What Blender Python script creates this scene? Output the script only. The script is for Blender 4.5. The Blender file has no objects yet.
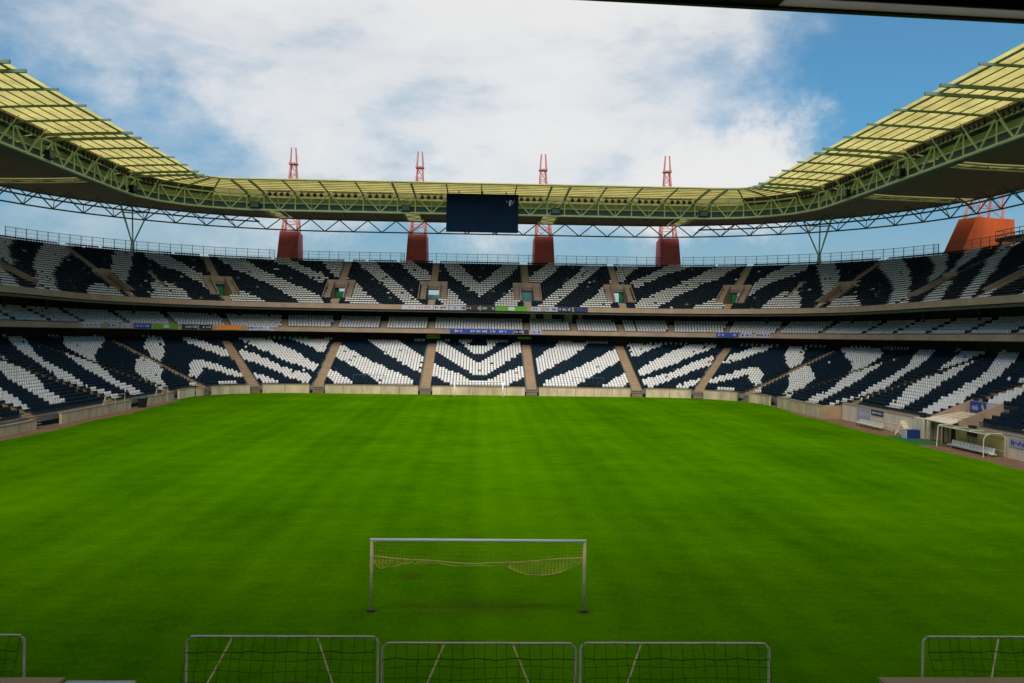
import bpy, math, random
import numpy as np
from mathutils import Matrix, Vector

random.seed(7)
RNG = np.random.default_rng(11)
R = math.radians
C = bpy.context.scene.collection
SC = bpy.context.scene

# ------------------------------------------------------------------ camera
CAM = Vector((-0.0992, -30.7956, 9.4802))
cam_data = bpy.data.cameras.new("camera")
cam = bpy.data.objects.new("camera", cam_data)
C.objects.link(cam)
cam_data.sensor_width = 36.0
cam_data.lens = 900.457 / 1024 * 36.0
cam_data.clip_start = 0.05
cam_data.clip_end = 9000
CR, CU, CB = (0.9992144, -0.0367497, 0.0148312), (-0.0145707, 0.0073463, 0.9998669), (-0.0368537, -0.9992975, 0.0068051)
cam.matrix_world = Matrix(((CR[0], CU[0], CB[0], CAM.x), (CR[1], CU[1], CB[1], CAM.y),
                           (CR[2], CU[2], CB[2], CAM.z), (0, 0, 0, 1)))
SC.camera = cam
SC.view_settings.view_transform = 'Standard'
SC.view_settings.look = 'None'
SC.view_settings.gamma = 1.0
SC.view_settings.exposure = 0.6
SC.view_settings.use_curve_mapping = False
SC.render.engine = 'CYCLES'
SC.cycles.max_bounces = 6

# ------------------------------------------------------------------ sun and sky
SUN_EL, SUN_AZ = R(49), R(188)        # azimuth clockwise from +Y: behind the camera, a little to the left
sd = Vector((math.sin(SUN_AZ) * math.cos(SUN_EL), math.cos(SUN_AZ) * math.cos(SUN_EL), math.sin(SUN_EL)))
sl = bpy.data.lights.new("sun", 'SUN')
sl.energy = 2.6
sl.angle = R(70)
sl.color = (1.0, 0.92, 0.82)
so = bpy.data.objects.new("sun", sl)
C.objects.link(so)
so.location = (0, -40, 120)
so.rotation_euler = sd.to_track_quat('Z', 'Y').to_euler()

W = bpy.data.worlds.new("World")
SC.world = W
W.use_nodes = True
nt = W.node_tree
nt.nodes.clear()


def N(tree, typ, **kw):
    n = tree.nodes.new(typ)
    for k, v in kw.items():
        setattr(n, k, v)
    return n


def make_sky():
    L = nt.links.new
    out = N(nt, 'ShaderNodeOutputWorld')
    sky = N(nt, 'ShaderNodeTexSky', sky_type='NISHITA')
    sky.sun_disc = False
    sky.sun_elevation = SUN_EL
    sky.sun_rotation = SUN_AZ
    sky.air_density = 1.0
    sky.dust_density = 0.3
    sky.ozone_density = 2.0
    tint = N(nt, 'ShaderNodeMix', data_type='RGBA', blend_type='MULTIPLY')
    tint.inputs[0].default_value = 1.0
    # paler and greyer towards the horizon
    tcz = N(nt, 'ShaderNodeTexCoord')
    sz = N(nt, 'ShaderNodeSeparateXYZ')
    L(tcz.outputs['Generated'], sz.inputs[0])
    hz = N(nt, 'ShaderNodeMapRange', interpolation_type='SMOOTHSTEP')
    hz.inputs[1].default_value = 0.06
    hz.inputs[2].default_value = 0.26
    L(sz.outputs[2], hz.inputs[0])
    tm = N(nt, 'ShaderNodeMix', data_type='RGBA')
    L(hz.outputs[0], tm.inputs[0])
    tm.inputs[6].default_value = SKY_LOW
    tm.inputs[7].default_value = SKY_TINT
    L(tm.outputs[2], tint.inputs[7])
    L(sky.outputs[0], tint.inputs[6])
    tc = N(nt, 'ShaderNodeTexCoord')

    def mth(op, a, b=None, c=None):
        m = N(nt, 'ShaderNodeMath', operation=op)
        for i, v in enumerate((a, b, c)):
            if v is None:
                continue
            if isinstance(v, (int, float)):
                m.inputs[i].default_value = v
            else:
                L(v, m.inputs[i])
        return m.outputs[0]

    def noise(scale, detail, rough, sz=1.0, off=(0, 0, 0), dist=0.0):
        mp = N(nt, 'ShaderNodeMapping')
        mp.inputs['Scale'].default_value = (1, 1, sz)
        mp.inputs['Location'].default_value = off
        L(tc.outputs['Generated'], mp.inputs[0])
        n = N(nt, 'ShaderNodeTexNoise')
        n.inputs['Scale'].default_value = scale
        n.inputs['Detail'].default_value = detail
        n.inputs['Roughness'].default_value = rough
        n.inputs['Distortion'].default_value = dist
        L(mp.outputs[0], n.inputs['Vector'])
        return n

    # direction bent by a noise so that cloud edges are ragged
    nz = noise(4.0, 8, 0.65)
    sub = N(nt, 'ShaderNodeVectorMath', operation='SUBTRACT')
    L(nz.outputs['Color'], sub.inputs[0])
    sub.inputs[1].default_value = (0.5, 0.5, 0.5)
    sca = N(nt, 'ShaderNodeVectorMath', operation='SCALE')
    L(sub.outputs[0], sca.inputs[0])
    sca.inputs[3].default_value = 0.36
    add = N(nt, 'ShaderNodeVectorMath', operation='ADD')
    L(tc.outputs['Generated'], add.inputs[0])
    L(sca.outputs[0], add.inputs[1])

    def blob(d, near, far, sz=1.0):
        """1 inside `near`, 0 beyond `far` (chord distance), z squeezed by sz"""
        v = N(nt, 'ShaderNodeVectorMath', operation='SUBTRACT')
        L(add.outputs[0], v.inputs[0])
        v.inputs[1].default_value = d
        w = N(nt, 'ShaderNodeVectorMath', operation='MULTIPLY')
        L(v.outputs[0], w.inputs[0])
        w.inputs[1].default_value = (1, 1, sz)
        ln = N(nt, 'ShaderNodeVectorMath', operation='LENGTH')
        L(w.outputs[0], ln.inputs[0])
        mr = N(nt, 'ShaderNodeMapRange', interpolation_type='SMOOTHSTEP')
        mr.inputs[1].default_value = near
        mr.inputs[2].default_value = far
        mr.inputs[3].default_value = 1
        mr.inputs[4].default_value = 0
        L(ln.outputs[1], mr.inputs[0])
        return mr.outputs[0]

    dens = None
    for d, a, b, sz, amt in SKY_BLOBS:
        t = mth('MULTIPLY', blob(d, a, b, sz), amt)
        dens = t if dens is None else mth('ADD', dens, t)
    n1 = noise(2.3, 8, 0.62, 2.2, (3.1, 0.4, 1.7), 0.3).outputs['Fac']
    n2 = noise(7.0, 6, 0.6, 2.5, (0.3, 5.2, 2.7)).outputs['Fac']
    dens = mth('ADD', dens, mth('MULTIPLY_ADD', n1, 1.7, -0.85))
    dens = mth('ADD', dens, mth('MULTIPLY_ADD', n2, 0.8, -0.40))
    dens = mth('ADD', dens, SKY_BIAS)
    mr = N(nt, 'ShaderNodeMapRange', interpolation_type='SMOOTHSTEP')
    mr.inputs[1].default_value = 0.0
    mr.inputs[2].default_value = 1.4
    mr.inputs[3].default_value = 0.17
    L(dens, mr.inputs[0])
    # cloud brightness: thin grey parts to full white
    ramp = N(nt, 'ShaderNodeValToRGB')
    e = ramp.color_ramp.elements
    e[0].position, e[0].color = 0.25, CLOUD_GREY
    e[1].position, e[1].color = 0.75, CLOUD_WHITE
    cb = mth('ADD', mth('MULTIPLY', dens, 0.55), mth('MULTIPLY_ADD', n2, 0.7, -0.15))
    L(cb, ramp.inputs[0])
    mix = N(nt, 'ShaderNodeMix', data_type='RGBA')
    L(mth('MULTIPLY', mr.outputs[0], 0.96), mix.inputs[0])
    L(tint.outputs[2], mix.inputs[6])
    L(ramp.outputs[0], mix.inputs[7])
    bg = N(nt, 'ShaderNodeBackground')
    bg.inputs[1].default_value = 0.1
    L(mix.outputs[2], bg.inputs[0])
    L(bg.outputs[0], out.inputs[0])


SKY_TINT = (0.12, 0.52, 0.66, 1)
SKY_LOW = (0.30, 0.40, 0.45, 1)
CLOUD_GREY = (2.9, 3.7, 4.3, 1)
CLOUD_WHITE = (5.6, 5.55, 5.5, 1)
SKY_BIAS = 0.05
# direction, inner and outer reach, squeeze in z, how much more (or less) cloud
SKY_BLOBS = [((-0.02, 0.93, 0.36), 0.15, 0.70, 1.2, 1.05),
             ((0.47, 0.85, 0.28), 0.02, 0.26, 1.2, -0.92),
             ((-0.30, 0.93, 0.20), 0.02, 0.19, 1.8, -0.36),
             ((-0.46, 0.85, 0.22), 0.02, 0.14, 1.4, -0.24),
             ((0.27, 0.945, 0.185), 0.03, 0.18, 1.9, 0.80),
             ((0.0, 1.0, 0.02), 0.10, 0.70, 5.5, -0.75),
             ((0.0, -0.85, 0.5), 0.5, 1.3, 1.0, -0.80)]  # unseen cloud gap behind the camera, added to dim the far upper tier
make_sky()


# ------------------------------------------------------------------ materials
def mat(name, col, rough=0.8, var=0.15, scale=0.6, metal=0.0, bump=0.0, trans=0.0, streak=False, spec=0.4):
    m = bpy.data.materials.new(name)
    m.use_nodes = True
    t = m.node_tree
    L = t.links.new
    b = t.nodes['Principled BSDF']
    b.inputs['Roughness'].default_value = rough
    b.inputs['Metallic'].default_value = metal
    b.inputs['Specular IOR Level'].default_value = spec
    geo = N(t, 'ShaderNodeNewGeometry')
    mp = N(t, 'ShaderNodeMapping')
    mp.inputs['Scale'].default_value = (1, 1, 0.35) if streak else (1, 1, 1)
    L(geo.outputs['Position'], mp.inputs[0])
    n = N(t, 'ShaderNodeTexNoise')
    n.inputs['Scale'].default_value = scale
    n.inputs['Detail'].default_value = 7
    n.inputs['Roughness'].default_value = 0.65
    L(mp.outputs[0], n.inputs['Vector'])
    r = N(t, 'ShaderNodeValToRGB')
    e = r.color_ramp.elements
    e[0].position, e[1].position = 0.3, 0.7
    e[0].color = tuple(c * (1 - var) for c in col) + (1,)
    e[1].color = tuple(min(1, c * (1 + var)) for c in col) + (1,)
    L(n.outputs['Fac'], r.inputs[0])
    L(r.outputs[0], b.inputs['Base Color'])
    if bump:
        bp = N(t, 'ShaderNodeBump')
        bp.inputs['Strength'].default_value = bump
        bp.inputs['Distance'].default_value = 0.02
        n2 = N(t, 'ShaderNodeTexNoise')
        n2.inputs['Scale'].default_value = scale * 12
        L(geo.outputs['Position'], n2.inputs['Vector'])
        L(n2.outputs['Fac'], bp.inputs['Height'])
        L(bp.outputs[0], b.inputs['Normal'])
    if trans:
        tr = N(t, 'ShaderNodeBsdfTranslucent')
        L(r.outputs[0], tr.inputs[0])
        mx = N(t, 'ShaderNodeMixShader')
        mx.inputs[0].default_value = trans
        L(b.outputs[0], mx.inputs[1])
        L(tr.outputs[0], mx.inputs[2])
        L(mx.outputs[0], t.nodes['Material Output'].inputs[0])
    return m


def grass_mat():
    m = bpy.data.materials.new("mown_grass")
    m.use_nodes = True
    t = m.node_tree
    L = t.links.new
    b = t.nodes['Principled BSDF']
    b.inputs['Roughness'].default_value = 0.9
    b.inputs['Specular IOR Level'].default_value = 0.0
    geo = N(t, 'ShaderNodeNewGeometry')
    sep = N(t, 'ShaderNodeSeparateXYZ')
    L(geo.outputs['Position'], sep.inputs[0])

    def mth(op, a, b_=None, c=None):
        q = N(t, 'ShaderNodeMath', operation=op)
        for i, v in enumerate((a, b_, c)):
            if v is None:
                continue
            if isinstance(v, (int, float)):
                q.inputs[i].default_value = v
            else:
                L(v, q.inputs[i])
        return q.outputs[0]

    def noise(scale, det, sx=1.0, sy=1.0):
        mp = N(t, 'ShaderNodeMapping')
        mp.inputs['Scale'].default_value = (sx, sy, 1)
        L(geo.outputs['Position'], mp.inputs[0])
        n = N(t, 'ShaderNodeTexNoise')
        n.inputs['Scale'].default_value = scale
        n.inputs['Detail'].default_value = det
        n.inputs['Roughness'].default_value = 0.65
        L(mp.outputs[0], n.inputs['Vector'])
        return n.outputs['Fac']
    wob = mth('MULTIPLY_ADD', noise(0.25, 3), 0.8, -0.4)
    xs = mth('ADD', sep.outputs['X'], wob)
    ys = mth('ADD', sep.outputs['Y'], wob)
    # mower passes: nap bent away from or towards the far goal
    sx = mth('SINE', mth('MULTIPLY', mth('ADD', xs, 0.15), math.pi / 4.6))
    sx = mth('MAXIMUM', mth('MINIMUM', mth('MULTIPLY', sx, 3.0), 1.0), -1.0)
    sx2 = mth('SINE', mth('MULTIPLY', xs, math.pi / 0.95))
    sy = mth('SINE', mth('MULTIPLY', ys, math.pi / 1.4))
    v = mth('ADD', mth('MULTIPLY', sx, 0.06), mth('MULTIPLY', sy, 0.022))
    v = mth('ADD', v, mth('MULTIPLY', sx2, 0.045))
    # a lighter band up the middle of the pitch
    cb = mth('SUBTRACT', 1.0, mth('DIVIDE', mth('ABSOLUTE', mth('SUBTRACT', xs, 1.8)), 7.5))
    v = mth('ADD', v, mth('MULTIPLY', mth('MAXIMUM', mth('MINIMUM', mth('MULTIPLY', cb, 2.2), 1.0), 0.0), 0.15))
    v = mth('ADD', v, mth('MULTIPLY_ADD', noise(0.09, 4), 1.0, -0.5))
    v = mth('ADD', v, mth('MULTIPLY_ADD', noise(0.5, 6), 0.5, -0.25))
    v = mth('ADD', v, mth('MULTIPLY_ADD', noise(1.6, 5, 0.45, 1.6), 0.55, -0.275))
    v = mth('ADD', v, mth('MULTIPLY_ADD', noise(5.0, 5, 1.0, 0.6), 0.8, -0.40))
    v = mth('ADD', v, mth('MULTIPLY_ADD', noise(16.0, 3), 1.1, -0.55))
    v = mth('ADD', v, 0.5)
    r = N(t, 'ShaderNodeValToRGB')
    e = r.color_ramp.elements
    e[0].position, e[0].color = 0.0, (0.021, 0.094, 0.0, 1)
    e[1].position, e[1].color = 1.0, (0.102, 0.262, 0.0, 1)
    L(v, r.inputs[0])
    # worn turf: goalmouth, and thin patches towards the near end
    gx = mth('DIVIDE', sep.outputs['X'], 3.6)
    gy = mth('DIVIDE', mth('SUBTRACT', sep.outputs['Y'], 0.6), 1.5)
    gd = mth('ADD', mth('MULTIPLY', gx, gx), mth('MULTIPLY', gy, gy))
    wear = mth('MULTIPLY', mth('SUBTRACT', 1.15, gd), 0.7)
    spots = None
    for px_, py_, rad in ((-3.64, 0, .45), (3.64, 0, .45), (-2.6, 4.6, .8), (2.7, 4.9, .7), (0, 11, .5), (0, 94, .6)):
        dx_ = mth('DIVIDE', mth('SUBTRACT', sep.outputs['X'], px_), rad)
        dy_ = mth('DIVIDE', mth('SUBTRACT', sep.outputs['Y'], py_), rad)
        q_ = mth('SUBTRACT', 1.0, mth('ADD', mth('MULTIPLY', dx_, dx_), mth('MULTIPLY', dy_, dy_)))
        spots = q_ if spots is None else mth('MAXIMUM', spots, q_)
    thin = mth('MULTIPLY_ADD', noise(0.33, 6, 0.7, 1.5), 3.2, -2.2)
    thin = mth('ADD', thin, mth('MULTIPLY', sep.outputs['Y'], -0.012))
    wear = mth('MAXIMUM', mth('MAXIMUM', wear, mth('MULTIPLY', spots, 1.2)), thin)
    wear = mth('ADD', wear, mth('MULTIPLY_ADD', noise(7.0, 4), 1.6, -0.95))
    wear = mth('MULTIPLY', mth('MAXIMUM', mth('MINIMUM', wear, 1.0), 0.0), 0.55)
    wm = N(t, 'ShaderNodeMix', data_type='RGBA')
    L(wear, wm.inputs[0])
    L(r.outputs[0], wm.inputs[6])
    wm.inputs[7].default_value = (0.075, 0.085, 0.010, 1)
    L(wm.outputs[2], b.inputs['Base Color'])
    bp = N(t, 'ShaderNodeBump')
    bp.inputs['Strength'].default_value = 0.5
    bp.inputs['Distance'].default_value = 0.05
    L(noise(22.0, 3), bp.inputs['Height'])
    L(bp.outputs[0], b.inputs['Normal'])
    return m


M = dict(
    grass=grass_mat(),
    earth=mat("bare_earth", (0.20, 0.11, 0.055), 0.95, 0.3, 0.8, bump=0.5),
    ground=mat("dry_ground", (0.16, 0.15, 0.08), 0.95, 0.3, 0.05),
    concrete=mat("concrete", (0.36, 0.26, 0.17), 0.9, 0.18, 0.5, bump=0.2),
    fascia=mat("fascia_concrete", (0.36, 0.25, 0.17), 0.9, 0.18, 0.4, streak=True),
    wall=mat("wall_concrete", (0.58, 0.45, 0.28), 0.9, 0.36, 0.7, streak=True, bump=0.2),
    whitewall=mat("white_wall", (0.74, 0.62, 0.46), 0.85, 0.16, 0.8, streak=True),
    stair=mat("tan_stair", (0.40, 0.265, 0.145), 0.9, 0.15, 0.6),
    terrace=mat("terrace_concrete", (0.20, 0.18, 0.16), 0.9, 0.2, 0.7, bump=0.2),
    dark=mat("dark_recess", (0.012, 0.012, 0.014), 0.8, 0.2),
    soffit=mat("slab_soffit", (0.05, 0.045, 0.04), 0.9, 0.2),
    w_blue=mat("blue_wall_paint", (0.006, 0.013, 0.035), 0.8),
    w_red=mat("maroon_wall_paint", (0.045, 0.006, 0.010), 0.8),
    w_green=mat("green_wall_paint", (0.006, 0.026, 0.018), 0.8),
    w_olive=mat("olive_wall_paint", (0.045, 0.034, 0.004), 0.8),
    p_blue=mat("vomitory_blue", (0.12, 0.42, 0.60), 0.7),
    p_green=mat("vomitory_green", (0.02, 0.22, 0.09), 0.7),
    p_yellow=mat("vomitory_yellow", (0.34, 0.24, 0.02), 0.7),
    p_red=mat("vomitory_red", (0.22, 0.012, 0.016), 0.7),
    white=mat("white_seat_plastic", (0.72, 0.70, 0.67), 0.5, 0.20, 2.5),
    navy=mat("navy_seat_plastic", (0.0015, 0.014, 0.028), 0.55, 0.25, 1.3, spec=0.15),
    grey=mat("grey_seat_plastic", (0.62, 0.60, 0.58), 0.5, 0.10, 1.3),
    steel=mat("green_steel", (0.62, 0.72, 0.50), 0.5, 0.14, 0.7),
    darksteel=mat("dark_green_steel", (0.13, 0.22, 0.15), 0.5, 0.15, 0.7),
    canopy=mat("yellow_sheeting", (0.82, 0.66, 0.22), 0.6, 0.28, 0.35, trans=0.70),
    band=mat("olive_sheeting", (0.34, 0.29, 0.10), 0.6, 0.2, 0.5, trans=0.7),
    purlin=mat("olive_brown_purlin", (0.30, 0.25, 0.07), 0.6, 0.15),
    teal=mat("teal_curtain", (0.32, 0.62, 0.68), 0.7, 0.15, 1.0, trans=0.5),
    gcurtain=mat("green_curtain", (0.04, 0.42, 0.16), 0.7, 0.2, 1.0, trans=0.45),
    olive=mat("olive_green_panel", (0.32, 0.38, 0.19), 0.6, 0.2, 0.6),
    cladding=mat("grey_roof_cladding", (0.22, 0.195, 0.175), 0.8, 0.12, 0.3),
    red=mat("red_concrete", (0.68, 0.12, 0.11), 0.75, 0.2, 0.5, streak=True),
    orange=mat("orange_red_concrete", (0.52, 0.085, 0.010), 0.75, 0.2, 0.3, streak=True),
    redsteel=mat("red_steel", (0.56, 0.19, 0.15), 0.5, 0.15),
    rail=mat("blue_grey_railing", (0.09, 0.15, 0.18), 0.5, 0.1),
    galv=mat("galvanised_tube", (0.68, 0.64, 0.55), 0.45, 0.15, 2.0, metal=0.0),
    whitepaint=mat("white_paint", (0.95, 0.95, 0.92), 0.4, 0.08, 2.0),
    rustwhite=mat("weathered_post_paint", (0.78, 0.63, 0.38), 0.6, 0.25, 2.5),
    net=mat("yellow_net_cord", (0.90, 0.74, 0.18), 0.8, 0.15, 3.0),
    blacknet=mat("black_net_cord", (0.012, 0.016, 0.012), 0.8, 0.2),
    screen=mat("screen_face", (0.002, 0.010, 0.028), 0.7, 0.08, spec=0.05),
    black=mat("black_metal", (0.010, 0.011, 0.012), 0.6, 0.2),
    lampglass=mat("lamp_glass", (0.06, 0.07, 0.07), 0.3, 0.1),
    b_white=mat("banner_white", (0.50, 0.48, 0.52), 0.6, 0.05),
    b_pink=mat("banner_pink", (0.55, 0.10, 0.16), 0.6, 0.05),
    b_blue=mat("banner_blue", (0.02, 0.05, 0.30), 0.6, 0.05),
    b_navy=mat("banner_navy", (0.012, 0.018, 0.07), 0.6, 0.05),
    b_green=mat("banner_green", (0.09, 0.30, 0.012), 0.6, 0.05),
    b_orange=mat("banner_orange", (0.75, 0.22, 0.05), 0.6, 0.05),
    b_black=mat("banner_black", (0.015, 0.015, 0.02), 0.6, 0.05),
    b_lilac=mat("banner_lilac", (0.38, 0.38, 0.50), 0.6, 0.05),
    b_yellow=mat("banner_yellow", (0.50, 0.55, 0.08), 0.6, 0.05),
    b_strip=mat("milky_sheeting", (0.80, 0.78, 0.84), 0.5, 0.06, 2.0, trans=0.8),
    boxblue=mat("blue_box", (0.008, 0.03, 0.16), 0.6, 0.1),
    cream=mat("cream_panel", (0.70, 0.58, 0.40), 0.7, 0.1),
    perspex=mat("scratched_perspex", (0.55, 0.52, 0.30), 0.3, 0.1, trans=0.6),
)


# ------------------------------------------------------------------ mesh helpers
class MB:
    def __init__(s):
        s.v, s.f, s.m = [], [], []

    def add(s, vs, fs, mi=0):
        o = len(s.v)
        s.v += [tuple(v) for v in vs]
        s.f += [tuple(i + o for i in f) for f in fs]
        s.m += [mi] * len(fs)

    def hexa(s, p, mi=0):
        """eight points: bottom ring then top ring"""
        s.add(p, [(3, 2, 1, 0), (4, 5, 6, 7), (0, 1, 5, 4), (1, 2, 6, 5), (2, 3, 7, 6), (3, 0, 4, 7)], mi)

    def box(s, c, d, mx=None, mi=0):
        x, y, z = d[0] / 2, d[1] / 2, d[2] / 2
        p = [Vector((c[0] + a * x, c[1] + b * y, c[2] + e * z)) for e in (-1, 1)
             for a, b in ((-1, -1), (1, -1), (1, 1), (-1, 1))]
        if mx is not None:
            p = [mx @ q for q in p]
        s.hexa(p, mi)

    def tube(s, a, b, r, n=6, r2=None, mi=0):
        a, b = Vector(a), Vector(b)
        d = b - a
        if d.length < 1e-6:
            return
        d.normalize()
        u = d.cross(Vector((0, 0, 1)) if abs(d.z) < 0.9 else Vector((1, 0, 0))).normalized()
        w = d.cross(u)
        r2 = r if r2 is None else r2
        vs = []
        for c, rr in ((a, r), (b, r2)):
            for i in range(n):
                t = 2 * math.pi * (i + .5) / n
                vs.append(c + (u * math.cos(t) + w * math.sin(t)) * rr)
        fs = [(i, (i + 1) % n, n + (i + 1) % n, n + i) for i in range(n)]
        fs += [tuple(range(n))[::-1], tuple(range(n, 2 * n))]
        s.add(vs, fs, mi)

    def path(s, pts, r, n=6, mi=0):
        for a, b in zip(pts, pts[1:]):
            s.tube(a, b, r, n, None, mi)

    def beam(s, a, b, w, h, mi=0):
        a, b = Vector(a), Vector(b)
        d = (b - a).normalized()
        u = d.cross(Vector((0, 0, 1))).normalized() * w / 2
        k = u.cross(d).normalized() * h / 2
        p = [a - u - k, a + u - k, b + u - k, b - u - k, a - u + k, a + u + k, b + u + k, b - u + k]
        s.hexa(p, mi)

    def build(s, name, mats, parent=None, smooth=False, loc=None):
        me = bpy.data.meshes.new(name)
        vs = s.v
        if loc is not None:
            l = Vector(loc)
            vs = [tuple(Vector(v) - l) for v in vs]
        me.from_pydata(vs, [], s.f)
        if not isinstance(mats, (list, tuple)):
            mats = [mats]
        for m in mats:
            me.materials.append(m)
        if len(mats) > 1:
            me.polygons.foreach_set('material_index', s.m)
        if smooth:
            me.polygons.foreach_set('use_smooth', [True] * len(s.f))
        me.update()
        o = bpy.data.objects.new(name, me)
        C.objects.link(o)
        if loc is not None:
            o.location = loc
        if parent is not None:
            o.parent = parent
            if parent.type == 'EMPTY' or True:
                o.matrix_parent_inverse = Matrix.Identity(4)
                o.location = Vector(o.location) - world_loc(parent)
        return o


def world_loc(o):
    v = Vector((0, 0, 0))
    while o is not None:
        v += Vector(o.location)
        o = o.parent
    return v


def tag(o, label=None, cat=None, group=None, kind=None):
    if label:
        o['label'] = label
    if cat:
        o['category'] = cat
    if group:
        o['group'] = group
    if kind:
        o['kind'] = kind
    return o


def thing(name, label, cat, loc=(0, 0, 0), group=None):
    o = bpy.data.objects.new(name, None)
    o.empty_display_size = 0.3
    C.objects.link(o)
    o.location = loc
    return tag(o, label, cat, group)


def copy_tree(o, parent=None):
    c = o.copy()
    C.objects.link(c)
    c.parent = parent
    for ch in list(o.children):
        copy_tree(ch, c)
    return c


# ------------------------------------------------------------------ plan of the bowl
# u runs along the front edge of the stands (0 = behind the far goal, + to the right), d = distance back from it
HW, YF, R0, ARC = 41.6, 111.0, 14.0, 30.0
XC, YC = HW - R0, YF - R0
UA, UB = XC, XC + ARC


def ang(u):
    return min(max((abs(u) - UA) / ARC, 0), 1) * math.pi / 2


def P(u, d, z=0.0):
    s = -1 if u < 0 else 1
    a = abs(u)
    th = ang(u)
    x = a if a < UA else XC + (R0 + d) * math.sin(th)
    y = YC + (R0 + d) * math.cos(th) if a < UB else YC - (a - UB)
    return Vector((s * x, y, z))


def frame(u, d, z):
    th = ang(u) * (-1 if u < 0 else 1)
    out = Vector((math.sin(th), math.cos(th), 0))
    tan = Vector((math.cos(th), -math.sin(th), 0))
    p = P(u, d, z)
    return Matrix(((tan.x, out.x, 0, p.x), (tan.y, out.y, 0, p.y), (0, 0, 1, p.z), (0, 0, 0, 1)))


def side_u(y):
    return UB + YC - y


def usamples(u0, u1, extra=()):
    s = {round(u0, 4), round(u1, 4)}
    for e in extra:
        if u0 < e < u1:
            s.add(round(e, 4))
    for k in range(21):
        for sg in (-1, 1):
            v = sg * (UA + ARC * k / 20)
            if u0 < v < u1:
                s.add(round(v, 4))
    return sorted(s)


def sweep(mb, prof, u0, u1, mi=0, caps=True):
    """closed (d, z) outline carried along the bowl"""
    us = usamples(u0, u1)
    n = len(prof)
    vs = [P(u, d, z) for u in us for d, z in prof]
    fs = []
    for i in range(len(us) - 1):
        for j in range(n):
            k = (j + 1) % n
            fs.append((i * n + j, i * n + k, (i + 1) * n + k, (i + 1) * n + j))
    if caps:
        fs.append(tuple(range(n)))
        fs.append(tuple(range((len(us) - 1) * n, len(us) * n))[::-1])
    mb.add(vs, fs, mi)


def rect(d0, d1, z0, z1):
    return [(d0, z0), (d1, z0), (d1, z1), (d0, z1)]


UE = 165.0                                      # how far the side stands run towards the camera
NL, NM, NU = 25, 5, 24
def row_l(k): return 0.6 + 0.78 * k, 1.1 + 0.27 * k
def row_m(k): return 16.35 + 0.82 * k, 10.15 + 0.40 * k
def row_u(k): return 14.9 + 0.78 * k, 13.9 + 0.40 * k
AISLE_L = [8.4, 25.2, 37.2, 48.5, 60.5, 79.5, 98.5, 117.5, 136.5]
AISLE_U = [8.5, 25.3, 37.5, 47.8, 62.5, 82.0, 101.0, 120.0, 139.0]
PORTAL_K0, PORTAL_K1, PORTAL_W, PORTAL_S = 4, 11, 1.15, 2.3
NOTCH = (side_u(54.2), side_u(49.5))            # players' tunnel on the right-hand side
U_LOW_R = side_u(76.0)                          # right side: first rows missing from here to the camera


def du_of(u, d):
    """change in u for one metre of arc at depth d"""
    return 1.0 if (abs(u) < UA or abs(u) >= UB) else ARC / ((R0 + d) * math.pi / 2)


# ------------------------------------------------------------------ ground, pitch
mb = MB()
mb.add([(-4000, -4000, -.02), (4000, -4000, -.02), (4000, 4000, -.02), (-4000, 4000, -.02)], [(0, 1, 2, 3)])
tag(mb.build("ground", M['ground']), "dry open ground around the stadium", "ground", kind='structure')

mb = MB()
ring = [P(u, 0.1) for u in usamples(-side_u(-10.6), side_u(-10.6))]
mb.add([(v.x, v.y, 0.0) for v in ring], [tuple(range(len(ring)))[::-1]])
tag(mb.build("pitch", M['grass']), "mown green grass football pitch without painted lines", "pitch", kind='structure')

mb = MB()
for xa, xb, y0, y1 in ((40.3, 44.6, -10.6, 95.0), (-41.7, -39.7, -10.6, 97.0)):
    n = 40
    vs = []
    for i in range(n + 1):
        y = y0 + (y1 - y0) * i / n
        w = 0.25 * math.sin(y * .37) + 0.15 * math.sin(y * 1.3 + 1)
        if xa > 0:
            vs += [(xa + w + max(0, (y - 80) / 12) * .9, y, .004), (xb, y, .004)]
        else:
            vs += [(xa, y, .004), (xb + w - max(0, (y - 80) / 12) * .9, y, .004)]
    mb.add(vs, [(2 * i, 2 * i + 1, 2 * i + 3, 2 * i + 2) for i in range(n)])
tag(mb.build("path", M['earth']), "bare brown earth strips between the grass and the side walls", "path", kind='structure')


# ------------------------------------------------------------------ lower stand
lower = thing("lower_stand", "lower concrete stand with navy and white striped seating down to the pitch wall",
              "grandstand", P(0, 10, 0))


def portal_s(a):
    return 2.4 if a < 40 else 1.75


def portal_zone(u, k):
    for a in AISLE_U:
        x = abs(abs(u) - a) / du_of(u, row_u(k)[0])
        if x < PORTAL_W and PORTAL_K0 <= k < PORTAL_K1:
            return 2
        if x < portal_s(a) and PORTAL_K0 <= k < PORTAL_K1:
            return 1
    return 0


def terrace(rowf, n, skip, extra, back):
    mb = MB()
    us = usamples(-UE, UE, extra)
    for i in range(len(us) - 1):
        a, b = us[i], us[i + 1]
        mid = (a + b) / 2
        for k in range(n):
            if skip(mid, k):
                continue
            d, z = rowf(k)
            zp = rowf(k - 1)[1] if k else z - 0.6
            d2 = rowf(k + 1)[0] if k < n - 1 else d + back
            mb.add([P(a, d, zp), P(b, d, zp), P(b, d, z), P(a, d, z), P(b, d2, z), P(a, d2, z)],
                   [(0, 1, 2, 3), (3, 2, 4, 5)])
    return mb


def skip_l(u, k):
    if u > U_LOW_R and k < 3:
        return True
    if NOTCH[0] < u < NOTCH[1] and k < 7:
        return True
    return False


terrace(row_l, NL, skip_l, [U_LOW_R, NOTCH[0], NOTCH[1]], 1.2).build("terrace", M['terrace'], lower)


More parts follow.
